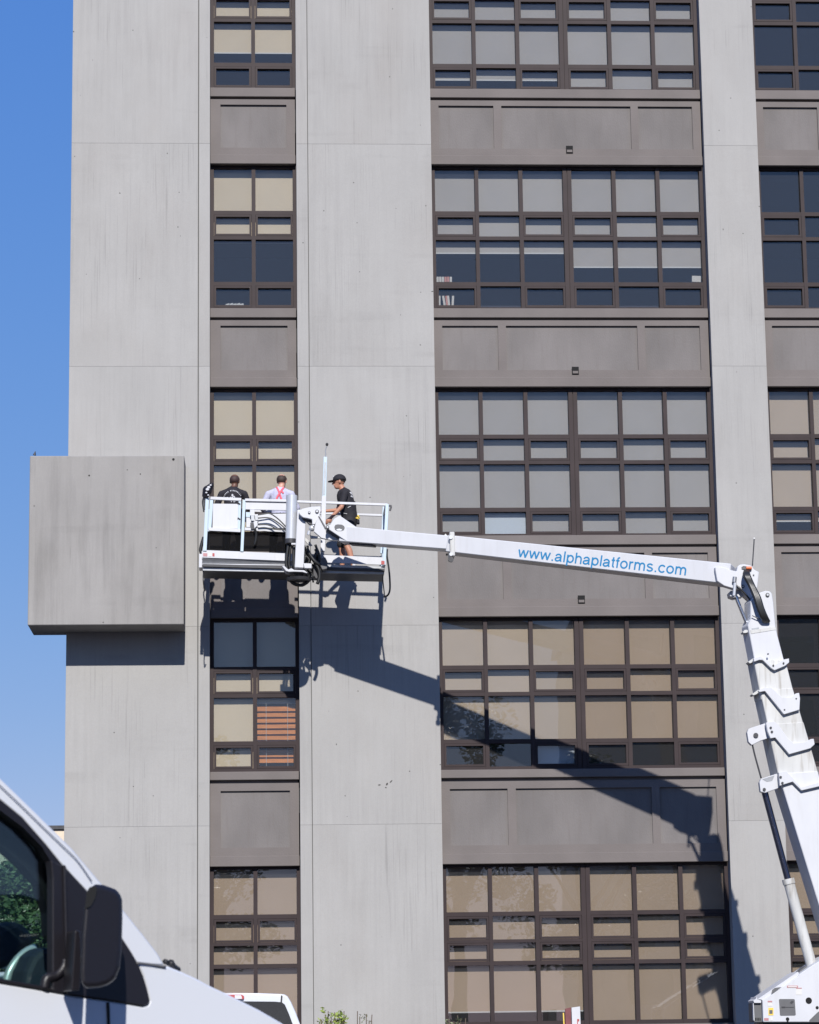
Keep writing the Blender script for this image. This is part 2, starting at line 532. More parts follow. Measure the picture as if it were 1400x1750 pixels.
# chips and old fixing marks in the concrete
for x, y, w_, h_, a_ in ((648.5, 1341.5, 5, 2.2, 0.1), (661.5, 1340, 3.2, 5.5, -0.5), (668.5, 1335.5, 2.0, 7.0, -0.8), (659.5, 1346, 3.2, 2.2, -0.3), (739, 498, 4.2, 1.8, 0.2), (126, 54, 2.4, 2.4, 0.0), (575, 1272, 1.6, 3.2, 0), (612, 1181, 1.6, 2.4, 0), (700, 1318, 2.4, 2.0, 0), (590, 1360, 1.6, 2.6, 0), (1236, 392, 1.4, 4, 0), (1270, 399, 2.0, 2.0, 0), (262, 1360, 1.6, 1.6, 0), (228, 1344, 1.8, 2.2, 0), (205, 330, 2.0, 3.0, 0.3), (286, 262, 1.5, 3.0, 0)):
    c = U(x, y, 0.0012)
    pts_ = [Vector((c.x+(w_*math.cos(t)*math.cos(a_)-h_*math.sin(t)*math.sin(a_))*0.0052, -0.0012, c.z+(w_*math.cos(t)*math.sin(a_)+h_*math.sin(t)*math.cos(a_))*0.0052)) for t in [k*math.pi/4+0.3*((k*7) % 3) for k in range(8)]]
    MB().prism(pts_, (0, 0.001, 0)).build('concrete_chip', 'chip', bld)
# body of the building behind the bays
bb = MB()
bb.box(XL0+0.03, XL0+0.4, 0.62, 14, GZ, ZTOP-0.02)
bb.box(X2+0.62, X2+1.0, 0.62, 14, GZ, ZTOP-0.02)
bb.box(XL0+0.4, X2+0.62, 13.6, 14, GZ, ZTOP-0.02)
bb.build('outer_wall', 'concrete', bld)
MB().box(XL0+0.02, X2+1.0, 0.63, 14.02, ZTOP-0.02, ZTOP+0.3).build('roof', 'paving', bld)
MB().box(XL0+0.41, X2+0.61, 9.0, 9.2, GZ, ZTOP-0.03).build('interior_wall', 'room', bld)
for nm, x in (('interior_partition', -1.6), ('interior_partition', 1.9), ('interior_partition', 8.82)):
    MB().box(x-0.06, x+0.06, 0.63, 8.99, GZ, ZTOP-0.03).build(nm, 'room', bld)
# the projecting concrete box that wraps the left corner
bx = MB().box(-4.187, -1.435, -0.88, -0.001, 8.728, 11.79).box(-4.187, XL0-0.004, -0.001, 0.32, 8.728, 11.79).build('projecting_box', 'concrete_box', bld, 0.012)
for x, y, r in ((296.5, 785, 0.022), (152.5, 812.5, 0.014), (240, 810, 0.010)):
    c = U(x, y, 0.885)
    MB().cyl(c, c+Vector((0, 0.03, 0)), r).build('tie_hole', 'hole', bx)
sp = U(59, 778, 0.7)
MB().cyl(sp, sp+Vector((0.015, 0, 0.075)), 0.03, 0.004, 8).build('spike', 'dark', bx)

# storeys: lintel bottom, cells (top, bottom) below it, frame bottom, sill bottom, panel top, recess top/bottom, band top, next lintel
STD = dict(cells=[(-0.045, -0.88), (-0.955, -1.37), (-1.44, -2.26), (-2.337, -2.75)], fb=-2.805, sill=-2.985, pt=-3.03, rt=-3.135, rb=-3.985, bt=-4.125)
R4 = dict(cells=[(-0.045, -0.875), (-0.95, -1.365), (-1.436, -2.227), (-2.30, -2.72)], fb=-2.786, sill=-2.937, pt=-2.994, rt=-3.13, rb=-4.142, bt=-4.29)
R5 = dict(cells=[(-0.045, -0.845), (-0.92, -1.335), (-1.391, -1.715), (-1.788, -2.775)], fb=-2.85, sill=-3.0, pt=-3.04, rt=None, rb=None, bt=None)
ROWS = [(1, 21.915, 17.612, STD), (2, 17.612, 13.305, STD), (3, 13.305, 8.996, STD), (4, 8.996, 4.521, R4), (5, 4.521, GZ, R5)]
YF, YB, YG, YBL = 0.275, 0.385, 0.335, 0.425
WIDE = [(0.077, 0.83), (0.90, 1.662), (1.736, 2.499), (2.664, 3.429), (3.504, 4.266), (4.34, 5.098)]
NARROW = [(0.069, 0.775), (0.847, 1.546)]
BLIND = {}          # (bay, row, column) -> (bottom Z or None, material)


def zpix(x, y, dep):
    return U(x, y, -dep).z


for c in range(6):
    BLIND['w', 1, c] = (zpix(800, 137, YBL) if c < 3 else -9, 'blind_grey')
    BLIND['w', 2, c] = (zpix(800, 433, YBL) if c < 3 else zpix(1080, 457, YBL), 'blind_grey')
    BLIND['w', 3, c] = (-9, 'blind_grey')
    BLIND['w', 4, c] = (8.996-2.26, 'blind_tan' if c > 2 else 'blind_four')
    BLIND['w', 5, c] = (zpix(800, 1730, YBL) if c < 3 else -9, 'blind_tan')
    for r_ in (1, 2, 4): BLIND['r', r_, c] = (None, 'blind_grey')
    BLIND['r', 3, c] = (zpix(1340, 891, YBL), 'blind_four')
    BLIND['r', 5, c] = (-9, 'blind_tan')
for c in range(2):
    BLIND['n', 1, c] = (zpix(430, 91, YBL), 'blind_beige')
    BLIND['n', 2, c] = (17.612-1.46, 'blind_beige')
    BLIND['n', 3, c] = (-9, 'blind_beige')
    BLIND['n', 4, c] = (-9, 'blind_beige') if c == 0 else (8.996-1.52, 'blind_beige')
    BLIND['n', 5, c] = (-9, 'blind_tan')


def bay(key, x0, width, cols, sash_cols, panels, vent):
    for row, L, nxt, S in ROWS:
        cells = [(L+a, L+b) for a, b in S['cells']]
        fb = L+S['fb']
        # ---- window
        w = MB()
        edges = [0.003]+[v for c in cols for v in c]+[width-0.003]
        for i in range(0, len(edges), 2):
            a, b = x0+edges[i], x0+edges[i+1]
            if b-a > 0.12:          # the middle post is two bars side by side
                mid = (a+b)/2
                w.box(a, mid-0.006, YF-0.012, YB, fb, L-0.002); w.box(mid+0.006, b, YF-0.012, YB, fb, L-0.002)
                w.box(mid-0.006, mid+0.006, YF+0.02, YB-0.01, fb, L-0.002)
            else:
                w.box(a, b, YF-0.012, YB, fb, L-0.002)
        zb = [L-0.002]+[v for c in cells for v in c]+[fb]
        for ca, cb in cols:
            for i in range(0, len(zb), 2):
                w.box(x0+ca, x0+cb, YF, YB-0.005, zb[i+1], zb[i])
        win = w.build('window', 'frame', bld)
        for ci, (ca, cb) in enumerate(cols):
            for k, (zt, zbm) in enumerate(cells):
                a, b = x0+ca, x0+cb
                has_sash = (k in (1, 3) and ci in sash_cols and not (row == 5 and k == 3)) or (row == 5 and k == 2 and key != 'n' and ci in sash_cols)
                if has_sash:
                    e = 0.042
                    sb = MB()
                    sb.box(a+0.004, a+e, YF-0.004, YG+0.02, zbm+0.004, zt-0.004); sb.box(b-e, b-0.004, YF-0.004, YG+0.02, zbm+0.004, zt-0.004)
                    sb.box(a+e, b-e, YF-0.004, YG+0.02, zt-e, zt-0.004); sb.box(a+e, b-e, YF-0.004, YG+0.02, zbm+0.004, zbm+e)
                    kk = ('sash', round(b-a, 3), round(zt-zbm, 3))
                    if kk in CACHE:
                        link('sash', CACHE[kk], win, ((a+b)/2, (2*YF-0.004+YG-YF+0.02)/2, zbm+0.004))
                    else:
                        CACHE[kk] = sb.build('sash', 'frame', win).data
                    pa, pb, pt_, pz = a+e-0.01, b-e+0.01, zt-e+0.01, zbm+e-0.01
                else:
                    pa, pb, pt_, pz = a-0.008, b+0.008, zt+0.008, zbm-0.008
                block('pane', 'glass', win, pa, pb, YG-0.003, YG+0.003, pz, pt_)
            # roller blind of this column
            zbot, bm_ = BLIND[key, row, ci]
            if zbot is not None:
                if zbot < 0: zbot = fb+0.03
                a, b = x0+ca-0.02, x0+cb+0.02
                bl = block('blind', bm_, win, a, b, YBL, YBL+0.004, zbot, L-0.03)
                if zbot > fb+0.1:
                    block('blind_hem', 'hem', win, a, b, YBL-0.006, YBL-0.001, zbot-0.012, zbot+0.012)
        # ---- spandrel below
        s = MB()
        xa, xb = x0+0.004, x0+width-0.02
        bot = nxt if S['bt'] is not None else GZ+0.135
        s.box(xa+0.01, xb-0.01, 0.215, 0.50, bot+0.012, fb-0.012)
        if S['bt'] is not None:
            pt, rt, rb, bt = L+S['pt'], L+S['rt'], L+S['rb'], L+S['bt']
            s.box(xa, xb, 0.16, 0.213, rt, pt); s.box(xa, xb, 0.16, 0.213, bt, rb)
            xs = [xa]+[x0+v for q in panels for v in q]+[xb]
            for i in range(0, len(xs), 2):
                s.box(xs[i], xs[i+1], 0.16, 0.213, rb, rt)
            spn = s.build('spandrel', 'spandrel', bld)
            for a, b in panels:
                block('recessed_panel', 'spandrel_panel', spn, x0+a-0.002, x0+b+0.002, 0.203, 0.212, rb-0.002, rt+0.002)
            block('lintel', 'spandrel', spn, xa-0.002, xb+0.008, 0.142, 0.26, nxt, bt-0.001, 0.008)
            if vent and row < 4:
                cx = x0+2.63; z0 = rb-0.02
                vb = MB()
                vb.box(cx-0.065, cx+0.065, 0.150, 0.159, z0-0.07, z0+0.08)
                vt = vb.build('vent', 'hole', spn)
                v2 = MB()
                v2.box(cx-0.05, cx+0.05, 0.130, 0.149, z0-0.052, z0-0.005)
                v2.build('vent_louvre', 'spandrel', spn)
        else:
            s.box(xa, xb, 0.16, 0.213, bot, L+S['pt'])
            spn = s.build('spandrel', 'spandrel', bld)
        block('sill', 'spandrel', spn, xa-0.002, xb+0.004, 0.132, 0.262, L+S['sill'], fb-0.001, 0.008)
        # storey floor behind the spandrel
        block('floor_slab', 'room', spn, x0-0.3, x0+width+0.3, 0.63, 8.98, L+S['pt']-0.5, L+S['pt'])


bay('w', XP, XQ-XP, WIDE, (0, 2, 3, 5), [(0.162, 1.203), (1.353, 3.813), (3.956, 4.989)], True)
bay('n', XL2, XR1-XL2, NARROW, (0, 1), [(0.193, 1.434)], False)
bay('r', XS, 5.168, WIDE, (0, 2, 3, 5), [(0.162, 1.203), (1.353, 3.813), (3.956, 4.989)], True)
# top spandrels above the highest windows
for x0, wd_ in ((XP, XQ-XP), (XL2, XR1-XL2), (XS, 5.168)):
    MB().box(x0+0.002, x0+wd_-0.002, 0.142, 0.5, 21.915, ZTOP-0.03).build('lintel', 'spandrel', bld)
# wooden venetian blind in the narrow bay, one column of the storey under the platform
wins = [o for o in bld.children if o.name.startswith('window')]


def window_at(x, z):
    return min(wins, key=lambda o: abs(WORLD[o].x-x)+abs(WORLD[o].z+1.4-z))


nw4 = window_at((XL2+XR1)/2, 7.6)
xa, xb = XL2+0.847+0.005, XL2+1.546-0.005
z = 8.996-1.62
k = 0
while z > 8.996-2.66:
    mb = MB()
    mb.beam((xa, 0.46, z), (xb, 0.46, z), 0.008, 0.112, side=(0, 0.5, 0.87))
    mb.build('slat', 'wood', nw4)
    z -= 0.104; k += 1
for xx in (xa+0.16, xb-0.14):
    MB().cyl((xx, 0.40, 8.996-2.72), (xx, 0.40, 8.996-1.5), 0.004, n=6).build('blind_cord', 'hem', nw4)
# pale sheets added behind two small panes, the lower one painting mirrored sky
w3 = window_at((XP+XQ)/2, 11.9); w4 = window_at((XP+XQ)/2, 7.6)
block('pale_sheet', 'sheet_pale', w3, XP+0.90, XP+1.662, 0.40, 0.405, 13.305-2.75, 13.305-2.36)
block('pale_sheet', 'sheet_pale', w4, XP+1.78, XP+2.455, 0.40, 0.405, 8.996-2.70, 8.996-2.33)
# small things standing on the inner sills


def sill_thing(name, label, cat, mat, x, y0, y1, w, dep=0.40, group=None, lean=0.0):
    a = U(x, y1, -dep); b = U(x, y0, -dep)
    mb = MB()
    mb.beam(a, (b.x+lean, b.y, b.z), w, 0.05, side=(0, 1, 0))
    return tag(mb.build(name, mat, bevel=0.003), label, cat, group)


M['paper'] = plain('paper', (0.62, 0.58, 0.53), 0.8)
M['paper_red'] = plain('red_book_cover', (0.55, 0.25, 0.20), 0.7)
# inner ledges that carry them (part of the windows)
w2 = window_at((XP+XQ)/2, 16.2)
zl = U(760, 522.5, -0.40).z
block('inner_ledge', 'frame', w2, XP+0.08, XQ-0.07, 0.395, 0.42, zl-0.03, zl)
zl2 = U(760, 482.5, -0.40).z
block('inner_shelf', 'frame', w2, XP+0.08, XQ-0.07, 0.395, 0.42, zl2-0.03, zl2)
nb = 0
for i, (x, mt, ln) in enumerate(((751, 'paper', 0.0), (760, 'paper', 0.03), (764.5, 'paper_red', 0.02), (767.5, 'paper', 0.02), (773.5, 'paper', -0.01))):
    sill_thing('book', ['wide pale book leaning at the left end of the lower window ledge', 'pale book leaning left of the reddish book on the lower ledge',
                        'reddish book among the pale books on the lower window ledge', 'thin pale book just right of the reddish one on the lower ledge',
                        'last pale book at the right end of the lower ledge row'][i], 'book', mt, x, 506, 522.5, 0.042, lean=-ln, group='books on the window ledges')
for i, (x, mt) in enumerate(((748, 'paper'), (752.5, 'paper'), (757, 'paper'), (761.5, 'paper_red'), (766, 'paper_red'), (770.5, 'paper'))):
    sill_thing('book', ['first pale book of the upper shelf row behind the corner pane', 'second pale book of the upper shelf row', 'third pale book of the upper shelf row',
                        'left of two reddish books on the upper shelf row', 'right of two reddish books on the upper shelf row', 'pale book at the right end of the upper shelf row'][i],
               'book', mt, x, 473.5, 482.5, 0.043, group='books on the window ledges')
sill_thing('picture_frame', 'small pale framed picture behind the rightmost pane', 'picture', 'paper', 1190, 472, 482.5, 0.17)
zl3 = U(400, 522.3, -0.40).z
nw2 = window_at((XL2+XR1)/2, 16.2)
block('inner_ledge', 'frame', nw2, XL2+0.07, XR1-0.07, 0.395, 0.42, zl3-0.03, zl3)
pap = MB()
for q in range(5):
    a = U(386+q*6, 521.9, -0.405)
    pap.beam(a, a+Vector((0.07, 0, 0.02+0.01*(q % 2))), 0.035, 0.04, side=(0, 1, 0))
tag(pap.build('paper_stack', 'hem'), 'crumpled white papers on the narrow window ledge', 'papers')

# ------------------------------------------------------------------ boom lift
lift = empty('boom_lift', (12.3, -4.9, GZ))
tag(lift, 'white truck-mounted boom lift carrying a work platform to the facade', 'boom lift')
PF, PR = 1.85, 0.88


def fr(pt, p):
    """same point moved to p metres before the wall"""
    return Vector((pt.x, -p, pt.z))


def pbeam(name, mat, parent, a, b, hpx, w, p, p2=None, bevel=0.004):
    A = U(a[0], a[1], p); B = U(b[0], b[1], p if p2 is None else p2)
    mb = MB().beam(A, B, hpx/96.0, w, side=(0, 1, 0))
    return mb.build(name, mat, parent, bevel)


# --- platform: the floor is the part, everything fixed to it its sub-parts
FL, FR = U(347, 966, PF), U(657.5, 974, PF)
mb = MB()
mb.beam(fr(FL, (PF+PR)/2), fr(FR, (PF+PR)/2), 0.05, PF-PR, side=(0, 1, 0))
plat = mb.build('platform', 'dark', lift, 0.004)
pbeam('toe_board', 'white', plat, (345.8, 946.5), (658.5, 959.3), 13, 0.02, PF)
mb = MB()                                    # folded steel edge under the toe board
for (x, yt) in ((346, 953.4), (504, 957.0)):
    pass
a0, a1 = U(346, 953.5, PF), U(503, 956.8, PF)
b0, b1 = U(346, 963.8, PF-0.06), U(503, 966.0, PF-0.06)
mb.prism([a0, a1, b1, b0], (0, 0.02, 0))
mb.build('folded_edge', 'steel', plat)
pbeam('edge_lip', 'white', plat, (346, 964.2), (503, 966.2), 1.8, 0.03, PF-0.03)
pbeam('lower_rail', 'steel', plat, (346.5, 972.5), (656, 978.5), 6, 0.04, PF-0.07)
pbeam('folded_edge', 'steel', plat, (545, 968.0), (657, 971.5), 7, 0.03, PF-0.04)
c0 = (fr(U(346, 971.5, PF), (PF+PR)/2), fr(U(657, 977.5, PF), (PF+PR)/2))
MB().beam(c0[0], c0[1], 0.04, PF-PR-0.12, side=(0, 1, 0)).build('floor_tray', 'dark', plat)
# rear toe board and rails
rear = lambda x, y: fr(U(x, y, PF), PR)
MB().beam(rear(346, 954), rear(658, 966), 0.24, 0.02, side=(0, 1, 0)).build('toe_board', 'white', plat)
MB().beam(rear(357, 852.5), rear(663, 863), 0.04, 0.04, side=(0, 1, 0)).build('guard_rail', 'white', plat, 0.006)
for (x0, y0, x1, y1) in ((356.5, 852, 350, 950), (662, 863, 657, 961)):
    MB().beam(rear(x0, y0), rear(x1, y1), 0.05, 0.04, side=(0, 1, 0)).build('post', 'alu', plat, 0.005)
# end boards and end rails
for x, y, yb in ((349, 852, 948), (660, 863, 959)):
    t_ = U(x, y, PF); b_ = U(x-3 if x < 500 else x-2, yb, PF)
    MB().beam(t_, fr(t_, PR), 0.04, 0.04, side=(1, 0, 0)).build('guard_rail', 'white', plat, 0.006)
    MB().beam(b_, fr(b_, PR), 0.13, 0.02, side=(1, 0, 0)).build('toe_board', 'white', plat)
# front: corner post, gate, boards
pbeam('post', 'alu', plat, (354.6, 851), (350.2, 942), 6, 0.06, PF)
gate = pbeam('gate', 'white', plat, (385.8, 861), (385.2, 903.5), 43, 0.015, PF)
pbeam('gate_post', 'alu', plat, (362, 853), (358.5, 905), 5.5, 0.05, PF)
pbeam('gate_post', 'alu', plat, (410.2, 855), (408.6, 905), 4.5, 0.05, PF)
pbeam('gate_rail', 'white', plat, (359.6, 851.6), (412.5, 853.9), 5, 0.05, PF+0.012)
pbeam('gate_rail', 'white', plat, (356.6, 904.6), (411.2, 907.2), 5.5, 0.05, PF+0.012)
for yy in (858.8, 884.8):
    MB().cyl(U(406.5, yy, PF+0.03), U(410.5, yy+3, PF+0.03), 0.012, n=8).build('hinge', 'dark', plat)
pbeam('post', 'alu', plat, (417.6, 854.5), (413.6, 943), 5, 0.05, PF+0.004)
pbeam('guard_rail', 'white', plat, (419, 854.6), (492, 856.2), 4.5, 0.06, PF+0.016)
pbeam('top_board', 'white', plat, (419.5, 863.6), (491.5, 865.4), 14.5, 0.03, PF)
pbeam('guard_rail', 'white', plat, (418.5, 904.2), (492, 907.6), 5, 0.04, PF)
cp = MB().pix([(421, 879), (490.5, 877.5), (490.5, 903), (421, 901)], PF-0.02, 0.14).build('control_panel', 'white', plat, 0.006)
MB().pix([(420.5, 875), (428.5, 875.5), (428.5, 884), (420.5, 883.5)], PF-0.01, 0.008).build('blue_label', 'alu', plat)
vb = MB()
vb.pix([(427.5, 871), (435, 871), (435.5, 881), (427.5, 881)], PF+0.06, 0.06, 0)
vb.pix([(429, 881), (434.5, 881), (435, 890), (429.5, 890)], PF+0.08, 0.06, 1)
vb.pix([(436, 881), (441, 880), (441.5, 888.5), (436.5, 889)], PF+0.05, 0.05, 1)
vb.pix([(433, 890), (440.5, 890), (440, 898), (435, 903)], PF+0.06, 0.05, 0)
vb.pix([(427.5, 893), (434, 893), (436, 904), (429, 904)], PF+0.05, 0.04, 2)
vb.build('valve_block', ['white', 'steel', 'dark'], plat, 0.003)
for pts in (((441, 880), (452, 878.2), (461, 877.5), (472, 884), (482, 893), (491, 903)), ((441, 885.5), (455, 884.5), (466, 887), (478, 895), (488, 903.5)),
            ((441, 897), (455, 896.5), (464, 899), (473, 904), (489, 905)), ((441, 902.5), (452, 901.5), (466, 904), (480, 905.5))):
    MB().tube([U(x, y, PF+0.10) for x, y in pts], 0.011).build('hose', 'hose', plat)
MB().tube([U(435, 903, PF+0.08), U(438, 912, PF+0.06), U(437, 925, PF+0.05), U(435, 931, PF+0.04)], 0.022).build('hose', 'hose', plat)
MB().pix([(353, 908), (489, 909), (489, 943), (351.5, 941)], PF-0.03, 0.004).build('mesh_screen', 'mesh', plat)
# right half
pbeam('guard_rail', 'white', plat, (507, 857.3), (662.5, 862.8), 4, 0.045, PF)
pbeam('post', 'alu', plat, (661.8, 862), (656.5, 966), 5.5, 0.06, PF+0.01)
pbeam('post', 'alu', plat, (655.5, 866), (651.5, 946), 3.2, 0.04, PR+0.15)
pbeam('latch', 'dark', plat, (664.5, 864.5), (669.5, 864.6), 3.0, 0.03, PF+0.02)
pbeam('latch', 'dark', plat, (666.5, 873), (669, 865.5), 3.2, 0.03, PF+0.02)
# camera mast
mast = pbeam('mast', 'alu', plat, (556.2, 781), (551.5, 943), 6.2, 0.06, PF+0.035)
pbeam('mast_slot', 'steel', plat, (556.4, 790), (553.6, 846), 2.4, 0.012, PF+0.068)
pbeam('mast_sleeve', 'white', plat, (553.8, 848), (551.6, 942), 7.4, 0.05, PF+0.075)
MB().tube([U(556.4, 781, PF+0.03), U(556.9, 775, PF+0.03), U(556.3, 770, PF+0.03), U(558.0, 764, PF+0.03), U(558.8, 760, PF+0.03)], 0.008).build('whip_aerial', 'steel', plat)
MB().sphere(U(559, 759.6, PF+0.03), (0.026, 0.026, 0.03), 8).build('aerial_tip', 'black', plat)
# stickers
for x0, x1, mt in ((347.3, 354.6, 'pink'), (356.3, 361.5, 'hem'), (363.2, 366.8, 'red')):
    MB().pix([(x0, 945.2), (x1, 945.5), (x1, 950.9), (x0, 950.6)], PF+0.0145, 0.003).build('sticker', mt, plat)
MB().pix([(651.8, 958.3), (657.4, 958.5), (657.4, 964.6), (651.8, 964.4)], PF+0.0425, 0.003).build('sticker', 'red', plat)
MB().pix([(340.4, 946.5), (346.2, 946.5), (345.6, 970), (340.0, 970)], PF-0.02, 0.35).build('end_stop', 'white', plat, 0.006)
# pouch clipped to the corner post, straps and cables
pm = MB()
pm.cyl(U(361.5, 829.0, PF+0.02), U(354.5, 838, PF+0.02), 0.045, 0.085, 10)
pm.cyl(U(354.5, 838, PF+0.02), U(350.5, 850, PF+0.02), 0.085, 0.055, 10)
pm.sphere(U(361.5, 829.0, PF+0.02), 0.045, 8); pm.sphere(U(354.5, 838, PF+0.02), 0.085, 8)
pou = pm.build('equipment_pouch', 'plastic', plat)
wm = MB()
for x, y, a in ((360, 829.3, 0.02), (356.8, 833, 0.03), (354.6, 836.6, 0.032), (352.8, 842, 0.02), (356.0, 846.3, 0.018)):
    c = U(x, y, PF+0.105); wm.sphere(c, (a, 0.012, a*0.8), 6)
wm.build('white_patch', 'print_white', plat)
MB().tube([U(348, 850, PF+0.03), U(346.3, 858, PF+0.03), U(347.5, 868, PF+0.03), U(348.5, 875, PF+0.03)], 0.012).build('strap', 'black', plat)
MB().tube([U(348.5, 918, PF-0.2), U(345, 930, PF-0.2), U(343, 940, PF-0.2), U(345.5, 947, PF-0.2)], 0.03).build('strap', 'black', plat)
MB().tube([U(348.5, 974, PF-0.1), U(347.3, 985, PF-0.1), U(348, 998, PF-0.1), U(350.5, 1010, PF-0.3)], 0.010).build('cable', 'hose', plat)
MB().tube([U(662, 938, PF), U(661.5, 950, PF), U(664.5, 970, PF), U(666.3, 990, PF), U(666.4, 1008, PF), U(663, 1017, PF), U(657.5, 1020, PF-0.1)], 0.016).build('cable', 'hose', plat)
MB().tube([U(655.5, 975, PF-0.2), U(654.5, 990, PF-0.3), U(656.5, 1010, PF-0.3), U(657.5, 1020, PF-0.1)], 0.010).build('cable', 'hose', plat)
# --- mount between platform and jib
mnt = MB().beam(U(515.6, 873, 2.22), U(511.3, 972, 2.22), 0.155, 0.20, side=(0, 1, 0)).build('mount_column', 'white', lift, 0.01)
cy = MB().cyl(U(499.0, 847, 2.14), U(497.4, 921.5, 2.14), 0.098, n=24).build('slew_cylinder', 'silver', mnt)
MB().cyl(U(497.4, 921.5, 2.14), U(497.2, 929, 2.14), 0.104, n=20).build('cylinder_collar', 'dark', mnt)
pbeam('cylinder_label', 'white', mnt, (498, 929.5), (505.5, 929.5), 3, 0.02, 2.26)
for q, (pts, rr) in enumerate((([(493, 930), (491, 945), (489, 962), (491, 972)], 0.028), ([(497, 930), (495.5, 948), (494, 965), (497, 973)], 0.02), ([(503, 932), (502, 950), (503, 972)], 0.03))):
    MB().tube([U(x, y, 2.14) for x, y in pts], rr).build('hose', 'hose', mnt)
MB().pix([(482, 967.5), (486, 967), (493, 973.5), (498, 971), (503, 974), (520, 974.5), (526, 979), (524, 979.5), (517, 977.5), (503, 977), (494, 977.3), (489, 976)], 2.30, 0.3).build('mount_base', 'white', mnt, 0.006)
MB().pix([(518.5, 962.5), (533, 963), (532.5, 971.3), (520.5, 971)], 2.34, 0.1).build('mount_bracket', 'white', mnt, 0.006)
c = U(511, 978, 2.09)
MB().cyl(c, c+Vector((0, 0, -0.10)), 0.09, 0.07, n=20).build('swivel', 'dark', mnt)
c = U(511, 988, 2.09)
MB().cyl(c, c+Vector((0, 0, -0.05)), 0.22, 0.20, n=24).build('swivel', 'dark', mnt)
rng = random.Random(3)
for q in range(9):
    x = 520+rng.random()*22; y = 930+rng.random()*20
    pts = [(x, y)]
    for s_ in range(4):
        x += rng.uniform(-7, 8); y += rng.uniform(6, 16)
        pts.append((min(max(x, 519), 548), min(y, 998)))
    MB().tube([U(a, b, 1.92+0.05*(q % 3)) for a, b in pts], rng.choice((0.016, 0.022, 0.03))).build('hose', 'hose', mnt)
MB().tube([U(523, 935, 2.04), U(531, 950, 2.04), U(541, 962, 2.04), U(552, 966, 1.99)], 0.035).build('hose', 'hose', mnt)
MB().tube([U(493, 985, 2.04), U(500, 996, 2.04), U(512, 1000, 2.04), U(524, 996, 2.04), U(534, 984, 2.04)], 0.03).build('hose', 'hose', mnt)
MB().tube([U(497, 991, 1.99), U(505, 998, 1.99), U(517, 1001, 1.99), U(528, 993, 1.99)], 0.02).build('hose', 'hose', mnt)
MB().pix([(548, 954), (556, 952), (560, 960), (559, 972), (551, 974), (547, 966)], 2.04, 0.15).build('valve_box', 'grey', mnt, 0.01)
MB().pix([(536, 950), (547, 947), (549, 975), (542, 990), (535, 985)], 1.94, 0.12).build('valve_box', 'dark', mnt, 0.01)
MB().pix([(521.5, 918), (527, 923), (534, 932), (530, 933), (521.5, 924)], 2.09, 0.05).build('mount_strut', 'cream', mnt)
Z8 = lambda pts: [(500+x/11.667, 860+y/11.667) for x, y in pts]
hd = MB().pix(Z8([(120, 190), (150, 140), (200, 110), (262, 95), (380, 70), (560, 62), (568, 150), (545, 232), (455, 420), (395, 425), (390, 322), (280, 296), (215, 285), (165, 245)]), 2.44, 0.14).build('mount_head', 'white', mnt, 0.008)
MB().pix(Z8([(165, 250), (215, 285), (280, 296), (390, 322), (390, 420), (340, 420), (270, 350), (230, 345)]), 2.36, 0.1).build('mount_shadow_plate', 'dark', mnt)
for x, y, rr in ((335, 182, 0.022), (490, 162, 0.032)):
    c = U(500+x/11.667, 860+y/11.667, 2.46)
    b_ = MB().cyl(c, c+Vector((0, 0.04, 0)), rr, n=12); b_.build('bolt', 'dark', mnt)
    c2 = c+Vector((0, -0.008, 0))
    MB().cyl(c2, c2+Vector((0, 0.02, 0)), rr*0.55, n=10).build('bolt', 'silver', mnt)
c = U(500+390/11.667, 860+500/11.667, 2.39)
pv_ = MB(); pv_.sphere(c, (0.055, 0.06, 0.055), 10); pv_.cyl(c+Vector((-0.05, -0.02, -0.05)), c+Vector((-0.06, -0.02, -0.12)), 0.03)
pv_.sphere(c+Vector((0.02, -0.05, 0.03)), 0.022, 8)
pv_.build('pivot', 'silver', mnt)
MB().pix(Z8([(350, 640), (560, 670), (600, 700), (370, 700)]), 2.04, 0.05).build('mount_strut', 'cream', mnt)
# --- jib: link plate, head plate, inner and outer box beams
jin0, jin1 = U(585, 914.5, 2.550), U(772, 930.0, 3.110)
jib = MB()
JO0, JO1 = U(770, 932.2, 3.090), U(1252, 984.8, 4.750)
jd = (JO1-JO0).normalized()
jside = Vector((jd.y, -jd.x, 0)).normalized()        # towards the camera
JW0, JW1 = 0.46, 0.50
jib.beam(JO0, JO1, 0.285, JW0, 0.34, JW1, side=jside)
jib = jib.build('jib', 'white', lift, 0.012)
MB().beam(jin0, jin1, 0.27, 0.34, 0.235, 0.36, side=jside).build('inner_jib', 'white', jib, 0.012)
fo = Vector((-jside.x, -jside.y, 0))
mbp = MB().prism([U(x, y, 2.750) for x, y in Z8([(665, 470), (690, 440), (745, 440), (825, 312), (935, 245), (1000, 285), (1290, 487), (1420, 500), (1420, 765), (1060, 748), (720, 520)])], (0.02, 0.10, 0)).build('jib_head', 'white', jib, 0.008)
sl = [(835, 470), (855, 432), (900, 420), (985, 428), (1030, 455), (1042, 490), (1025, 535), (975, 552), (900, 550), (850, 530)]
MB().pix(Z8(sl), 2.755, 0.03).build('slot', 'grey', jib)
MB().pix(Z8([(870, 520), (930, 505), (990, 520), (975, 548), (900, 548)]), 2.760, 0.01).build('slot_pin', 'silver', jib)
MB().pix(Z8([(510, 262), (542, 240), (600, 330), (660, 420), (690, 520), (960, 742), (1050, 752), (760, 728), (580, 690), (430, 560), (455, 430)]), 2.590, 0.10).build('link_plate', 'white', jib, 0.008)
MB().pix(Z8([(515, 255), (540, 262), (680, 500), (650, 505)]), 2.610, 0.02).build('link_gap_shade', 'grey', jib)
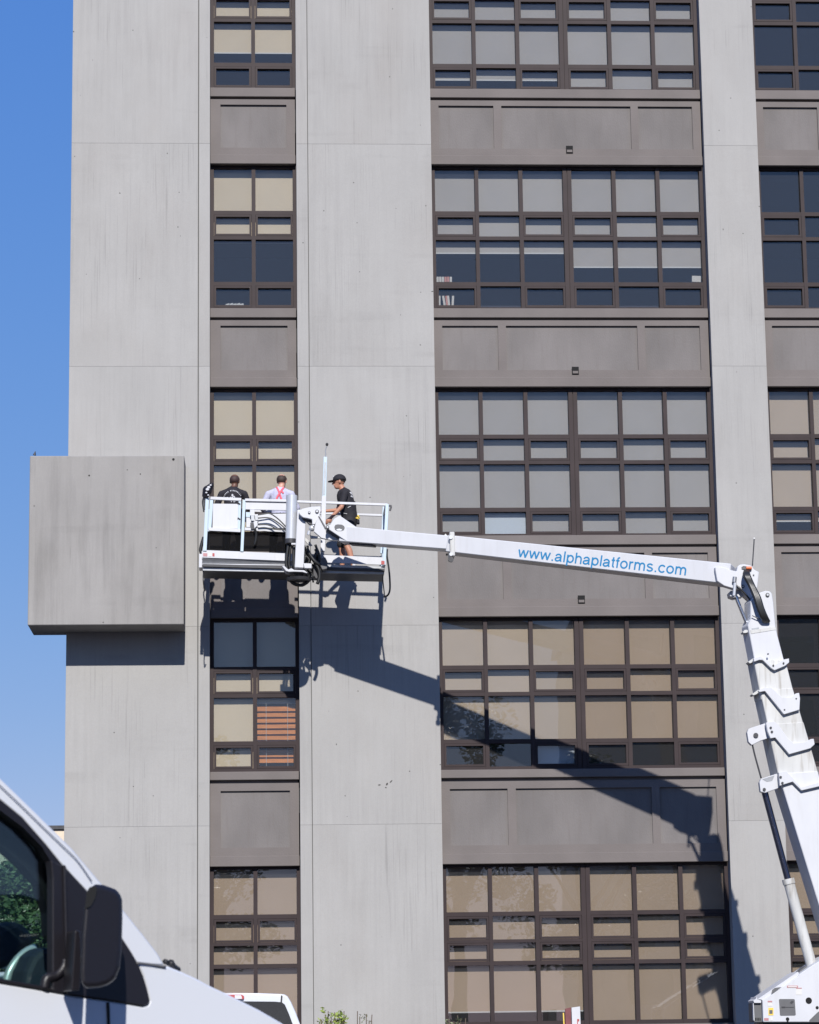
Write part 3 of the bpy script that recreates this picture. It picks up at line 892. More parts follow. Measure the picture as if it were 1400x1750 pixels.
MB().pix(Z8([(665, 505), (730, 525), (1060, 748), (960, 745), (670, 560)]), 2.630, 0.08).build('link_gap_shade', 'grey', jib)  # grey strip painted in as the shading of the plate thickness
c = U(500+700/11.667, 860+475/11.667, 2.790)
MB().cyl(c, c+Vector((0, 0.05, 0)), 0.03, n=12).build('bolt', 'dark', jib)
c += Vector((0, -0.01, 0)); MB().cyl(c, c+Vector((0, 0.03, 0)), 0.016, n=10).build('bolt', 'silver', jib)
MB().beam(U(600, 929, 2.580), U(640, 932, 2.730), 0.05, 0.18, side=jside).build('jib_rail', 'dark', jib)
cl = MB()
cl.beam(U(770.8, 914, 3.120), U(771.8, 955, 3.120), 0.085, 0.56, side=(0, 1, 0))
cl.build('collar', 'cream', jib, 0.01)
for x, y, w_ in ((770.5, 918, 0.07), (771, 947, 0.06), (771, 956, 0.09)):
    c = U(x, y, 3.420); MB().cyl(c, c+Vector((0, 0.05, 0)), w_*0.5, n=10).build('collar_bolt', 'silver' if y < 950 else 'dark', jib)
MB().pix([(757, 918), (761.5, 912), (766, 917)], 3.130, 0.1).build('collar_lug', 'cream', jib)
# lettering on the jib: plain sans-serif strokes cut from film, set on its own face


def arc(cx_, cy_, rx, ry, a0, a1, n=14):
    return [(cx_+rx*math.cos(math.radians(a0+(a1-a0)*k/n)), cy_+ry*math.sin(math.radians(a0+(a1-a0)*k/n))) for k in range(n+1)]


GLYPH = {
    'w': (1.42, [[(0.10, 1.0), (0.385, 0.06)], [(0.385, 0.06), (0.70, 0.97)], [(0.70, 0.97), (1.015, 0.06)], [(1.015, 0.06), (1.30, 1.0)]]),
    '.': (0.50, [[(0.25, 0.0), (0.25, 0.2)]]),
    'a': (1.04, [arc(0.48, 0.60, 0.33, 0.31, 165, 10)+[(0.80, 0.5), (0.80, 0.2), (0.88, 0.02)], [(0.79, 0.56), (0.40, 0.49)]+arc(0.38, 0.28, 0.25, 0.20, 95, 300)+[(0.66, 0.17), (0.79, 0.36)]]),
    'l': (0.43, [[(0.215, 0.0), (0.215, 1.36)]]),
    'p': (1.08, [[(0.19, -0.38), (0.19, 1.0)], arc(0.56, 0.5, 0.36, 0.42, 0, 360, 24)]),
    'h': (1.05, [[(0.19, 0.0), (0.19, 1.36)], [(0.19, 0.55)]+arc(0.525, 0.58, 0.325, 0.34, 160, 0)+[(0.85, 0.0)]]),
    't': (0.56, [[(0.28, 1.28), (0.28, 0.24)]+arc(0.42, 0.22, 0.14, 0.13, 180, 290, 8), [(0.06, 0.91), (0.50, 0.91)]]),
    'f': (0.56, [[(0.53, 1.27)]+arc(0.45, 1.12, 0.17, 0.16, 70, 180, 8)+[(0.28, 0.0)], [(0.06, 0.91), (0.50, 0.91)]]),
    'o': (1.10, [arc(0.55, 0.5, 0.39, 0.42, 0, 360, 24)]),
    'r': (0.66, [[(0.19, 0.0), (0.19, 1.0)], [(0.19, 0.5)]+arc(0.46, 0.60, 0.27, 0.31, 165, 75, 8)+[(0.60, 0.88)]]),
    'm': (1.58, [[(0.19, 0.0), (0.19, 1.0)], [(0.19, 0.55)]+arc(0.49, 0.60, 0.29, 0.32, 160, 0)+[(0.78, 0.0)], [(0.78, 0.55)]+arc(1.08, 0.60, 0.29, 0.32, 160, 0)+[(1.37, 0.0)]]),
    's': (0.98, [arc(0.48, 0.72, 0.30, 0.20, 20, 230, 12)+[(0.48, 0.51)]+arc(0.48, 0.28, 0.33, 0.21, 60, -165, 14)]),
    'c': (1.00, [arc(0.54, 0.5, 0.39, 0.42, 38, 322, 20)]),
}


def on_jib(x, y):
    d = ray(x, y); n = jside
    p0 = JO0.lerp(JO1, 0.5) + jside*JHALF
    return CAM + d*((p0-CAM).dot(n)/d.dot(n))


JHALF = 0.245
T0, T1 = on_jib(885.0, 952.2), on_jib(1172.0, 983.4)
e1 = (T1-T0).normalized(); e2 = jside.cross(e1).normalized()
if e2.z < 0: e2 = -e2
word = 'www.alphaplatforms.com'
total = sum(GLYPH[ch][0] for ch in word)-0.2
sx = (T1-T0).length/total
lo_ = 0.0
xc = -0.08
HWd = 0.098
for ci_, ch in enumerate(word):
    adv, strokes = GLYPH[ch]
    tb = MB()
    for si, stk in enumerate(strokes):
        pts = [Vector((xc+a, b, 0)) for a, b in stk]
        vs = []
        for i in range(len(pts)):
            d_ = (pts[min(i+1, len(pts)-1)]-pts[max(i-1, 0)]).normalized()
            if len(pts) > 20 and (i == 0 or i == len(pts)-1) and (pts[0]-pts[-1]).length < 1e-4:
                d_ = (pts[1]-pts[-2]).normalized()
            nn = Vector((-d_.y, d_.x, 0))
            for sg_ in (-1, 1):
                v = pts[i]+nn*(HWd*sg_)
                q = T0 + e1*(v.x*sx) + e2*(v.y*sx)
                t_ = max(0, min(1, (q-JO0).dot(jd)/(JO1-JO0).length))
                half = JW0/2+(JW1-JW0)/2*t_
                q = q - jside*((q-JO0).dot(jside)) + jside*(half+0.002+0.0008*si)
                vs.append(q)
        tb.add(vs, [(2*i, 2*i+1, 2*i+3, 2*i+2) for i in range(len(pts)-1)])
    tb.build('letter' if ch != '.' else 'full_stop', 'blue', jib)
    xc += adv
# --- knuckle at the right end of the jib
kn = MB().pix([(1222, 969), (1238, 970), (1249, 974), (1259, 976.5), (1260.5, 968), (1265, 965), (1272, 964.2), (1284, 966.5), (1290, 974), (1297.6, 977.8), (1294.5, 1003), (1286, 1022), (1281.5, 1025), (1264, 1003), (1258, 1007), (1238, 1001), (1226, 993)], 5.000, 0.16).build('knuckle', 'white', lift, 0.008)
MB().pix([(1260, 975), (1297, 978), (1293, 1004), (1285, 1022), (1262, 1002)], 4.840, 0.42).build('knuckle_body', 'cream', kn, 0.01)
MB().pix([(1246.5, 1012), (1249, 1009.5), (1264, 1008.5), (1271, 1019), (1256, 1022), (1248, 1019)], 4.860, 0.25).build('knuckle_ear', 'white', kn, 0.006)
MB().pix([(1267.5, 969), (1271, 967), (1284, 969.3), (1285, 974), (1268, 972.5)], 5.015, 0.02).build('slot', 'grey', kn)
bcn = MB(); c = U(1280, 970.8, 5.040); bcn.cyl(c+Vector((-0.045, 0, 0)), c+Vector((0.045, 0, 0)), 0.026, n=10); bcn.build('beacon', 'orange', kn)
for x, y, rr in ((1269.8, 1002, 0.028), (1288.2, 982.5, 0.013)):
    c = U(x, y, 5.015); MB().cyl(c, c+Vector((0, 0.03, 0)), rr, n=12).build('bolt', 'dark', kn)
    c = c+Vector((0, -0.006, 0)); MB().cyl(c, c+Vector((0, 0.01, 0)), rr*0.5, n=10).build('bolt', 'silver', kn)
MB().tube([U(1286, 967, 4.840), U(1287.5, 945, 4.840), U(1289, 922, 4.840)], 0.010).build('whip_aerial', 'dark', kn)
MB().sphere(U(1289, 920.5, 4.840), 0.018, 8).build('aerial_tip', 'hem', kn)
for q in range(4):
    dx = (q-1.5)*2.1
    MB().tube([U(1276+dx*0.6, 976.5, 5.040), U(1276.5+dx, 984, 5.190), U(1285+dx, 1000+q, 5.210), U(1294+dx, 1021, 5.270), U(1300+dx, 1040, 5.280), U(1306+dx, 1054, 5.260), U(1310+dx, 1062, 5.190)], 0.036).build('hose', 'hose', kn)
MB().tube([U(1258, 1000, 5.020), U(1265, 1006, 5.040), U(1274, 1015, 5.040), U(1282, 1025, 5.040)], 0.014).build('hose', 'hose', kn)
MB().cyl(U(1256, 986, 5.040), U(1255, 995, 5.040), 0.035, n=12).build('clevis', 'steel', kn)
MB().cyl(U(1256.5, 996, 5.060), U(1254.5, 1018, 5.060), 0.026, n=12).build('clevis', 'silver', kn)
MB().cyl(U(1252, 1021.5, 5.080), U(1258, 1021.5, 5.080), 0.02, n=10).build('clevis', 'dark', kn)
rd = MB().cyl(U(1257.5, 1020, 4.980), U(1279.5, 1073, 4.980), 0.030, n=16).build('jib_cylinder', 'chrome', lift)
MB().cyl(U(1279.0, 1072, 4.980), U(1281.5, 1078, 4.980), 0.045, n=16).build('cylinder_gland', 'dark', rd)
# --- lower boom: five telescoped sections, base section at the bottom
BF = 5.20                         # p of the camera-side face


def section(pts, p, dep, mat='cream'):
    return MB().prism([U(x, y, p) for x, y in pts], (-0.19*dep, dep, 0)).build('boom_section', mat, lift, 0.010)


s1 = section([(1283, 1027), (1297, 1013.5), (1309, 1009.5), (1316, 1010.5), (1319.5, 1014), (1322, 1030), (1326, 1074), (1340, 1128), (1344, 1142), (1294, 1150), (1281, 1083), (1278.3, 1069), (1283, 1058)], BF-0.05, 0.29, 'white')
s2 = section([(1288.5, 1128), (1342.5, 1128), (1360, 1196), (1301.5, 1196)], BF-0.03, 0.31)
s3 = section([(1299, 1178), (1355, 1176), (1381, 1262), (1317.5, 1262)], BF-0.015, 0.33)
s4 = section([(1311.5, 1238), (1373.5, 1234), (1401, 1330), (1334, 1340)], BF, 0.35)
s5 = section([(1330.5, 1322), (1398, 1318), (1478, 1600), (1505, 1700), (1440, 1700), (1416.5, 1600)], BF+0.02, 0.37, 'white')
c = U(1312, 1016.5, BF-0.03)
MB().cyl(c, c+Vector((0, 0.05, 0)), 0.032, n=14).build('bolt', 'dark', s1); c = c+Vector((0, -0.008, 0))
MB().cyl(c, c+Vector((0, 0.05, 0)), 0.018, n=12).build('bolt', 'silver', s1)
MB().tube([U(1285.5, 1052, BF), U(1292, 1055, BF), U(1299, 1058, BF)], 0.008).build('hose', 'grey', s1)
MB().pix([(1284.5, 1074), (1297, 1072), (1297.5, 1074.5), (1285, 1077)], BF-0.047, 0.005).build('marking', 'steel', s1)
MB().pix([(1282.5, 1077), (1325, 1071), (1326.5, 1076), (1284, 1083)], BF-0.043, 0.03).build('weld_seam', 'cream', s1)
MB().pix([(1269.5, 1079.5), (1273, 1076.5), (1280, 1076.5), (1282, 1079), (1275, 1081.5), (1270.5, 1081.5)], BF-0.1, 0.2).build('flange', 'cream', s1)


def collar(sec, pts, left, p):
    o = MB().pix(pts, p+0.07, 0.09).build('collar', 'white', sec, 0.006)
    MB().pix(left, p-0.06, 0.22).build('flange', 'cream', sec, 0.004)


collar(s2, [(1288, 1125), (1300, 1121.3), (1308, 1127.5), (1321, 1138), (1340, 1127), (1348.6, 1125.2), (1349, 1132), (1342, 1138), (1324, 1145.6), (1318, 1142), (1303.5, 1128), (1298, 1127.8), (1289, 1131)],
       [(1278.5, 1131), (1288, 1124.5), (1300, 1122), (1299, 1127), (1288, 1131), (1282, 1134)], BF-0.03)
collar(s3, [(1296, 1180), (1305, 1175.5), (1316, 1174), (1322, 1178), (1336, 1191), (1352, 1192), (1360.5, 1185), (1366, 1184), (1367.5, 1194), (1366.5, 1213), (1340, 1221), (1307.5, 1181), (1298, 1183)],
       [(1285, 1186.5), (1296, 1178.5), (1306, 1176), (1306, 1180), (1296, 1185.5), (1288, 1188.5)], BF-0.015)
collar(s4, [(1309, 1235), (1323, 1232.5), (1330, 1238), (1346, 1261), (1357, 1270), (1376, 1268), (1386, 1263), (1391, 1262.5), (1392.5, 1272), (1385, 1279), (1349, 1289), (1325, 1260.5), (1317, 1262), (1312, 1250)],
       [(1310, 1238), (1322, 1233), (1324, 1258), (1312, 1262)], BF)
collar(s5, [(1331, 1320), (1344, 1317.5), (1369.5, 1345), (1392, 1339), (1410, 1334), (1413, 1341), (1370, 1351), (1355, 1336), (1342, 1340), (1333, 1343)],
       [(1330, 1322), (1340, 1320), (1342, 1342), (1332, 1344)], BF+0.02)
br = MB().pix([(1277, 1252), (1279, 1246), (1285, 1243.5), (1308, 1236), (1313, 1240), (1318, 1260), (1300, 1266), (1285, 1273.5), (1279.5, 1268)], BF-0.05, 0.12).build('cylinder_bracket', 'white', s4, 0.006)
c = U(1292, 1256.5, BF-0.03); MB().cyl(c, c+Vector((0, 0.04, 0)), 0.04, n=12).build('bolt', 'dark', s4)
for x, y in ((1317.5, 1243.5), (1319.5, 1250.5)):
    c = U(x, y, BF+0.085); MB().cyl(c, c+Vector((0, 0.03, 0)), 0.02, n=8).build('bolt', 'dark', s4)
br2 = MB().pix([(1298, 1337), (1301, 1331), (1325, 1323), (1333, 1321.5), (1341, 1343), (1325, 1349), (1308, 1355), (1300, 1353)], BF-0.05, 0.12).build('cylinder_bracket', 'white', s5, 0.006)
MB().pix([(1303, 1331.5), (1324, 1325), (1320, 1334), (1311, 1336)], BF-0.045, 0.02).build('bracket_recess', 'steel', s5)
c = U(1306.5, 1349, BF-0.03); MB().cyl(c, c+Vector((0, 0.04, 0)), 0.025, n=10).build('bolt', 'dark', s5)
for x, y in ((1334.5, 1328), (1337.5, 1338)):
    c = U(x, y, BF+0.105); MB().cyl(c, c+Vector((0, 0.03, 0)), 0.02, n=8).build('bolt', 'dark', s5)
MB().tube([U(1286, 1273, BF-0.1), U(1290, 1290, BF-0.1), U(1296, 1312, BF-0.1), U(1301, 1330, BF-0.1)], 0.014).build('extension_rod', 'dark', s4)
for x, y in ((1313, 1117.5), (1322, 1137), (1339.5, 1133), (1341, 1213), (1361, 1194)):
    c = U(x, y, BF+0.06); MB().cyl(c, c+Vector((0, 0.03, 0)), 0.014, n=8).build('bolt', 'dark', s2 if y < 1150 else s3)
# lift cylinder
lc = MB().cyl(U(1347.5, 1505, BF-0.2), U(1398, 1690, BF-0.2), 0.088, n=22).build('lift_cylinder', 'cream', lift)
MB().cyl(U(1346.8, 1502, BF-0.2), U(1349, 1511, BF-0.2), 0.100, n=22).build('cylinder_gland', 'cream', lc)
MB().cyl(U(1306.5, 1352, BF-0.2), U(1347.5, 1506, BF-0.2), 0.053, n=20).build('rod', 'rod', lc)
# --- turret
Z9 = lambda pts: [(1280+x/11.667, 1640+y/11.667) for x, y in pts]
tur = MB().pix(Z9([(275, 815), (320, 790), (165, 800), (985, 237), (1000, 295), (1210, 148), (1600, -90), (2300, -90), (2600, 300), (2600, 1246), (285, 1246)]) if False else
               Z9([(270, 818), (985, 330), (1000, 297), (1210, 150), (1600, -90), (2300, -90), (2600, 300), (2600, 1246), (285, 1246)]), 5.45, 0.9).build('turret', 'white', lift, 0.01)
MB().pix(Z9([(165, 795), (985, 237), (1000, 297), (985, 335), (275, 822), (250, 800)]), 5.40, 0.7).build('turret_cover', 'white', tur, 0.004)
MB().pix(Z9([(88, 820), (140, 785), (150, 742), (162, 745), (165, 795), (250, 815), (245, 865), (108, 865)]), 5.40, 0.5).build('end_cap', 'white', tur, 0.004)
eb = MB().pix(Z9([(90, 868), (262, 868), (272, 1246), (108, 1246)]), 5.35, 0.45).build('end_box', 'grey', tur, 0.004)
for q in range(4):
    MB().pix(Z9([(125+q*30, 1160), (140+q*30, 1160), (144+q*30, 1210), (129+q*30, 1210)]), 5.36, 0.02).build('louvre_slot', 'hole', tur)
MB().pix(Z9([(84, 868), (96, 868), (112, 1225), (95, 1200)]), 5.37, 0.1).build('end_trim', 'white', tur)
MB().pix(Z9([(450, 690), (465, 605), (520, 562), (655, 545)]), 5.455, 0.01).build('hand_slot', 'grey', tur)
MB().pix(Z9([(1000, 297), (1210, 150), (1130, 130), (1010, 230)]), 5.2, 0.3).build('cover_lip', 'grey', tur)
ip = MB().pix(Z9([(600, 800), (615, 785), (900, 785), (915, 800), (935, 1095), (920, 1112), (635, 1116), (620, 1100)]), 5.456, 0.01).build('access_panel', 'grey', tur)
MB().pix(Z9([(650, 935), (722, 935), (722, 962), (650, 962)]), 5.462, 0.01).build('panel_latch', 'dark', tur)
MB().pix(Z9([(722, 944), (905, 944), (905, 952), (722, 952)]), 5.462, 0.01).build('panel_groove', 'dark', tur)
MB().pix(Z9([(820, 860), (850, 820), (890, 825), (890, 850), (850, 880)]), 5.462, 0.01).build('panel_mark', 'dark', tur)
for x, y, rr in ((1195, 817, 61), (1362, 957, 30), (772, 1185, 34), (2000, 700, 60)):
    c = U(1280+x/11.667, 1640+y/11.667, 5.456)
    MB().cyl(c, c+Vector((0, 0.02, 0)), rr/11.667/104, n=20).build('round_hole', 'hole', tur)
MB().pix(Z9([(757, 1190), (787, 1190), (790, 1244), (757, 1244)]), 5.457, 0.01).build('round_hole', 'hole', tur)
for x0, x1, y0, y1, mt in ((375, 465, 820, 850, 'pink'), (375, 465, 855, 925, 'hem'), (390, 490, 960, 1110, 'yellow'), (408, 472, 1005, 1080, 'grey'), (305, 395, 1165, 1215, 'pink'),
                           (425, 480, 1150, 1215, 'hem'), (760, 980, 518, 560, 'pink'), (780, 960, 530, 550, 'hem'), (940, 1055, 560, 578, 'pink'), (940, 1055, 582, 700, 'hem')):
    o_ = 0.0
    if mt == 'grey' or (x0 == 780): o_ = 0.003
    MB().pix(Z9([(x0, y0), (x1, y0), (x1, y1), (x0, y1)]), 5.4545+o_, 0.003).build('sticker', mt, tur)
MB().pix(Z9([(1205, 1210), (1360, 1060), (1420, 1015), (1700, 1000), (1700, 1245), (1215, 1245)]), 5.457, 0.005).build('lower_cover', 'grey', tur)
MB().pix(Z9([(0+280, 1252), (2600, 1252), (2600, 1500), (300, 1500)]), 5.35, 0.8).build('turntable_skirt', 'dark', tur)
# turntable, truck bed and wheels below the frame
tc_ = U(1470, 1760, 4.9)
zt = tc_.z-0.2
MB().cyl((tc_.x, -4.9, 1.12), (tc_.x, -4.9, zt), 0.62, n=28).build('turntable', 'dark', lift)
tb_ = MB(); tb_.box(tc_.x-1.6, tc_.x+5.2, -6.05, -3.75, 0.95, 1.12); tb_.box(tc_.x-1.2, tc_.x+5.0, -5.4, -4.4, 0.70, 0.95)
bed = tb_.build('truck_bed', 'steel', lift, 0.01)
cab = MB().prism([(tc_.x+5.3, -6.05, 0.7), (tc_.x+7.2, -6.05, 0.7), (tc_.x+7.25, -6.05, 1.7), (tc_.x+6.7, -6.05, 2.75), (tc_.x+5.3, -6.05, 2.8)], (0, 2.3, 0)).build('truck_cab', 'white', lift, 0.04)
for wx in (tc_.x-0.7, tc_.x+0.5, tc_.x+6.2):
    for wy in (-6.0, -4.05):
        wo = MB().cyl((wx, wy, GZ+0.47), (wx, wy+0.28, GZ+0.47), 0.47, n=28).build('wheel', 'tyre', lift)
        MB().cyl((wx, wy-0.005, GZ+0.47), (wx, wy+0.285, GZ+0.47), 0.24, n=20).build('rim', 'steel', wo)

# ------------------------------------------------------------------ people
def capsule(mb, a, b, ra, rb, side=None, flat=1.0, n=14):
    """closed tapered limb from a to b; flat scales the radius across 'side'"""
    a, b = Vector(a), Vector(b)
    d = b-a
    L = d.length
    d = d.normalized() if L > 1e-6 else Vector((0, 0, 1))
    e1 = Vector(side) if side is not None else d.orthogonal()
    e1 = e1-d*e1.dot(d)
    if e1.length < 0.05: e1 = d.orthogonal()
    e1 = e1.normalized(); e2 = d.cross(e1)
    rings = []
    for i in range(5):
        t = math.pi/2*(1-i/4.0)
        rings.append((a-d*(ra*math.sin(t)), max(ra*math.cos(t), 0.001)))
    for i in range(5):
        t = math.pi/2*i/4.0
        rings.append((b+d*(rb*math.sin(t)), max(rb*math.cos(t), 0.001)))
    vs = []
    for c, r in rings:
        for k in range(n):
            t = 2*math.pi*k/n
            vs.append(c+e1*(math.cos(t)*r)+e2*(math.sin(t)*r*flat))
    fs = []
    for i in range(len(rings)-1):
        for k in range(n):
            fs.append((i*n+k, i*n+(k+1) % n, (i+1)*n+(k+1) % n, (i+1)*n+k))
    fs.append(tuple(reversed(range(n)))); fs.append(tuple((len(rings)-1)*n+k for k in range(n)))
    mb.add(vs, fs)


def hand(prims, wrist, direction, palm_n, grip=0.5, region='skin', right=True):
    """palm and five bent fingers of different lengths"""
    d = Vector(direction).normalized(); nrm = Vector(palm_n); nrm = (nrm-d*nrm.dot(d)).normalized()
    s = d.cross(nrm).normalized() * (1 if right else -1)
    w = Vector(wrist)
    prims.append((w+d*0.015, w+d*0.075, 0.026, 0.036, s, 0.45, region))
    for i, ln in enumerate((0.070, 0.080, 0.074, 0.060)):
        base = w+d*0.088+s*((i-1.5)*0.019)
        k1 = base+d*(ln*0.5*math.cos(grip*0.6))+nrm*(ln*0.5*math.sin(grip*0.6))
        k2 = k1+d*(ln*0.5*math.cos(grip*1.6))+nrm*(ln*0.5*math.sin(grip*1.6))
        prims.append((base, k1, 0.0095, 0.0088, s, 1.0, region)); prims.append((k1, k2, 0.0088, 0.0075, s, 1.0, region))
    tb0 = w+d*0.03-s*0.028
    tb1 = tb0+d*0.035-s*0.022+nrm*0.012
    tb2 = tb1+d*0.03+nrm*0.014*grip*2
    prims.append((tb0, tb1, 0.013, 0.011, s, 1.0, region)); prims.append((tb1, tb2, 0.011, 0.009, s, 1.0, region))


def build_person(label, floor, height, face, J, mats, shirt_sleeve, shorts, head_turn=0.0, bulk=1.0):
    """J: joints in a 1.72 m figure, x to its right, y ahead, z up; face: heading angle of +y from world +Y"""
    P = []
    X = (1, 0, 0)
    sh, hp = J['sh'], J['hip']
    P.append(((hp[0], hp[1], hp[2]-0.01), (hp[0], hp[1], hp[2]+0.12), 0.150, 0.150, X, 0.70*bulk, 'legs'))
    mid = ((sh[0]+hp[0])/2, (sh[1]+hp[1])/2, (sh[2]+hp[2])/2+0.03)
    P.append(((hp[0], hp[1], hp[2]+0.10), mid, 0.150, 0.158, X, 0.72*bulk, 'shirt'))
    P.append((mid, (sh[0], sh[1]-0.005, sh[2]-0.075), 0.160, 0.160, X, 0.68*bulk, 'shirt'))
    for s in (-1, 1):
        P.append(((sh[0]+s*0.05, sh[1], sh[2]+0.005), (sh[0]+s*0.165, sh[1], sh[2]-0.045), 0.062, 0.066, (0, 1, 0), 0.95, 'shirt'))
        P.append(((sh[0]+s*0.03, sh[1], sh[2]+0.045), (sh[0]+s*0.13, sh[1], sh[2]-0.015), 0.045, 0.045, (0, 1, 0), 0.95, 'shirt'))
    hd = J['head']
    P.append(((sh[0], sh[1], sh[2]+0.01), (hd[0], hd[1]-0.015, hd[2]-0.06), 0.058, 0.054, X, 1.0, 'skin'))
    ct, st_ = math.cos(head_turn), math.sin(head_turn)

    def H(x, y, z): return (hd[0]+x*ct-y*st_, hd[1]+x*st_+y*ct, hd[2]+z)
    hs = (ct, st_, 0)
    P.append((H(0, -0.012, 0.030), H(0, 0.012, 0.030), 0.088, 0.086, hs, 1.12, 'skin'))     # skull
    P.append((H(0, 0.02, -0.005), H(0, 0.045, -0.080), 0.070, 0.045, hs, 1.0, 'skin'))      # jaw
    P.append((H(0, 0.098, 0.005), H(0, 0.117, -0.032), 0.011, 0.016, hs, 1.0, 'skin'))      # nose
    P.append((H(-0.03, 0.085, 0.028), H(0.03, 0.085, 0.028), 0.012, 0.012, None, 1.0, 'skin'))  # brow
    P.append((H(-0.018, 0.090, -0.058), H(0.018, 0.090, -0.058), 0.010, 0.010, None, 1.0, 'lip'))
    for s in (-1, 1):
        P.append((H(s*0.083, -0.002, 0.018), H(s*0.084, -0.006, -0.025), 0.016, 0.012, (0, 1, 0), 0.6, 'skin'))   # ears
        P.append((H(s*0.032, 0.088, 0.010), H(s*0.034, 0.088, 0.010), 0.011, 0.011, None, 1.0, 'eye'))
    for s, key in ((-1, 'l'), (1, 'r')):
        a = Vector((sh[0]+s*0.20, sh[1], sh[2]-0.055)); e = Vector(J['elbow_'+key]); w = Vector(J['wrist_'+key])
        cut = a.lerp(e, shirt_sleeve) if shirt_sleeve < 1 else e
        P.append((a, cut, 0.062, 0.054, (0, 1, 0), 1.0, 'shirt'))
        if shirt_sleeve < 1:
            P.append((cut, e, 0.044, 0.038, (0, 1, 0), 1.0, 'skin'))
            P.append((e, w, 0.040, 0.028, (0, 1, 0), 0.9, 'skin'))
        else:
            P.append((e, w, 0.050, 0.036, (0, 1, 0), 0.95, 'shirt' if shirt_sleeve > 1.2 else 'skin'))
        hand(P, w, (w-e) if ('hand_'+key) not in J else J['hand_'+key], J.get('palm_'+key, (0, 0, -1)), J.get('grip_'+key, 0.5), right=(s > 0))
        hpj = Vector((hp[0]+s*0.085, hp[1], hp[2]-0.02)); kn_ = Vector(J['knee_'+key]); an = Vector(J['ankle_'+key])
        if shorts:
            sk = hpj.lerp(kn_, 0.93)
            P.append((hpj, sk, 0.095, 0.086, (0, 1, 0), 1.0, 'legs'))
            P.append((hpj.lerp(kn_, 0.8), kn_, 0.062, 0.055, (0, 1, 0), 1.0, 'skin'))
            P.append((kn_, kn_.lerp(an, 0.32)+Vector((0, -0.018, 0)), 0.052, 0.056, (0, 1, 0), 1.0, 'skin'))
            P.append((kn_.lerp(an, 0.32)+Vector((0, -0.018, 0)), an, 0.056, 0.035, (0, 1, 0), 1.0, 'skin'))
            P.append((an+Vector((0, 0, 0.05)), an, 0.040, 0.042, (0, 1, 0), 1.0, 'sock'))
        else:
            P.append((hpj, kn_, 0.092, 0.070, (0, 1, 0), 1.0, 'legs'))
            P.append((kn_, an, 0.070, 0.056, (0, 1, 0), 1.0, 'legs'))
        P.append((an+Vector((0, -0.05, -0.045)), an+Vector((0, 0.13, -0.052)), 0.043, 0.038, (1, 0, 0), 0.85, 'shoe'))
    tmpb = MB()
    for a, b, ra, rb, sd2, fl, rg in P:
        capsule(tmpb, a, b, ra, rb, sd2, fl)
    me = bpy.data.meshes.new('person_tmp')
    me.from_pydata(tmpb.v, [], tmpb.f)
    ob = bpy.data.objects.new('person_tmp', me); col.objects.link(ob)
    rm = ob.modifiers.new('r', 'REMESH'); rm.mode = 'VOXEL'; rm.voxel_size = 0.0085; rm.use_smooth_shade = True
    smo = ob.modifiers.new('s', 'SMOOTH'); smo.iterations = 3; smo.factor = 0.5
    bpy.context.view_layer.update()
    ev = bpy.data.meshes.new_from_object(ob.evaluated_get(bpy.context.evaluated_depsgraph_get()))
    bpy.data.objects.remove(ob)
    nV = len(ev.vertices)
    co = np.empty(nV*3); ev.vertices.foreach_get('co', co); co = co.reshape(-1, 3)
    z0 = co[:, 2].min()
    regions = ['shirt', 'legs', 'skin', 'shoe', 'eye', 'lip', 'sock']
    nf = len(ev.polygons)
    cen = np.empty(nf*3); ev.polygons.foreach_get('center', cen); cen = cen.reshape(-1, 3)
    best = np.full(nf, 1e9); reg = np.zeros(nf, dtype=int)
    for a, b, ra, rb, sd2, fl, rg in P:
        a, b = np.array(a), np.array(b); ab = b-a; t = np.clip(((cen-a)@ab)/max(ab@ab, 1e-9), 0, 1)
        q = a+t[:, None]*ab
        dist = np.linalg.norm(cen-q, axis=1)-(ra+(rb-ra)*t)*(0.86 if fl < 0.97 and ra > 0.1 else 1.0)
        m_ = dist < best
        best[m_] = dist[m_]; reg[m_] = regions.index(rg)
    for rg in regions: ev.materials.append(M[mats[rg]])
    ev.polygons.foreach_set('material_index', reg)
    ev.polygons.foreach_set('use_smooth', [True]*nf)
    sc_ = height/1.72
    ev.transform(Matrix.Translation((0, 0, -z0)))
    ev.transform(Matrix.Diagonal((sc_, sc_, sc_, 1)))
    ev.transform(Matrix.Rotation(face, 4, 'Z'))
    ev.update()
    ev.name = 'person'
    o = link('person', ev, None, floor)
    tag(o, label, 'person')
    T = Matrix.Translation(Vector(floor)) @ Matrix.Rotation(face, 4, 'Z') @ Matrix.Diagonal((sc_, sc_, sc_, 1)) @ Matrix.Translation((0, 0, -z0))
    bvh = BVHTree.FromPolygons([T @ Vector(c) for c in co], [tuple(p.vertices) for p in ev.polygons])
    return o, T, bvh, H


BASEJ = dict(sh=(0, 0.0, 1.42), hip=(0, 0, 0.92), head=(0, 0.03, 1.595), elbow_l=(-0.27, 0.05, 1.12), elbow_r=(0.27, 0.05, 1.12), wrist_l=(-0.22, 0.24, 1.02), wrist_r=(0.22, 0.24, 1.02),
             knee_l=(-0.12, 0.02, 0.50), knee_r=(0.12, 0.02, 0.50), ankle_l=(-0.14, -0.03, 0.09), ankle_r=(0.14, -0.03, 0.09))
PM = 1.30                        # where the men stand, metres before the wall


def floor_at(x):
    """point of the platform floor under photo column x at the depth the men stand"""
    t_ = (U(x, 960, PM).x-FL.x)/(FR.x-FL.x)
    return Vector((U(x, 960, PM).x, -PM, FL.z+(FR.z-FL.z)*t_+0.026))


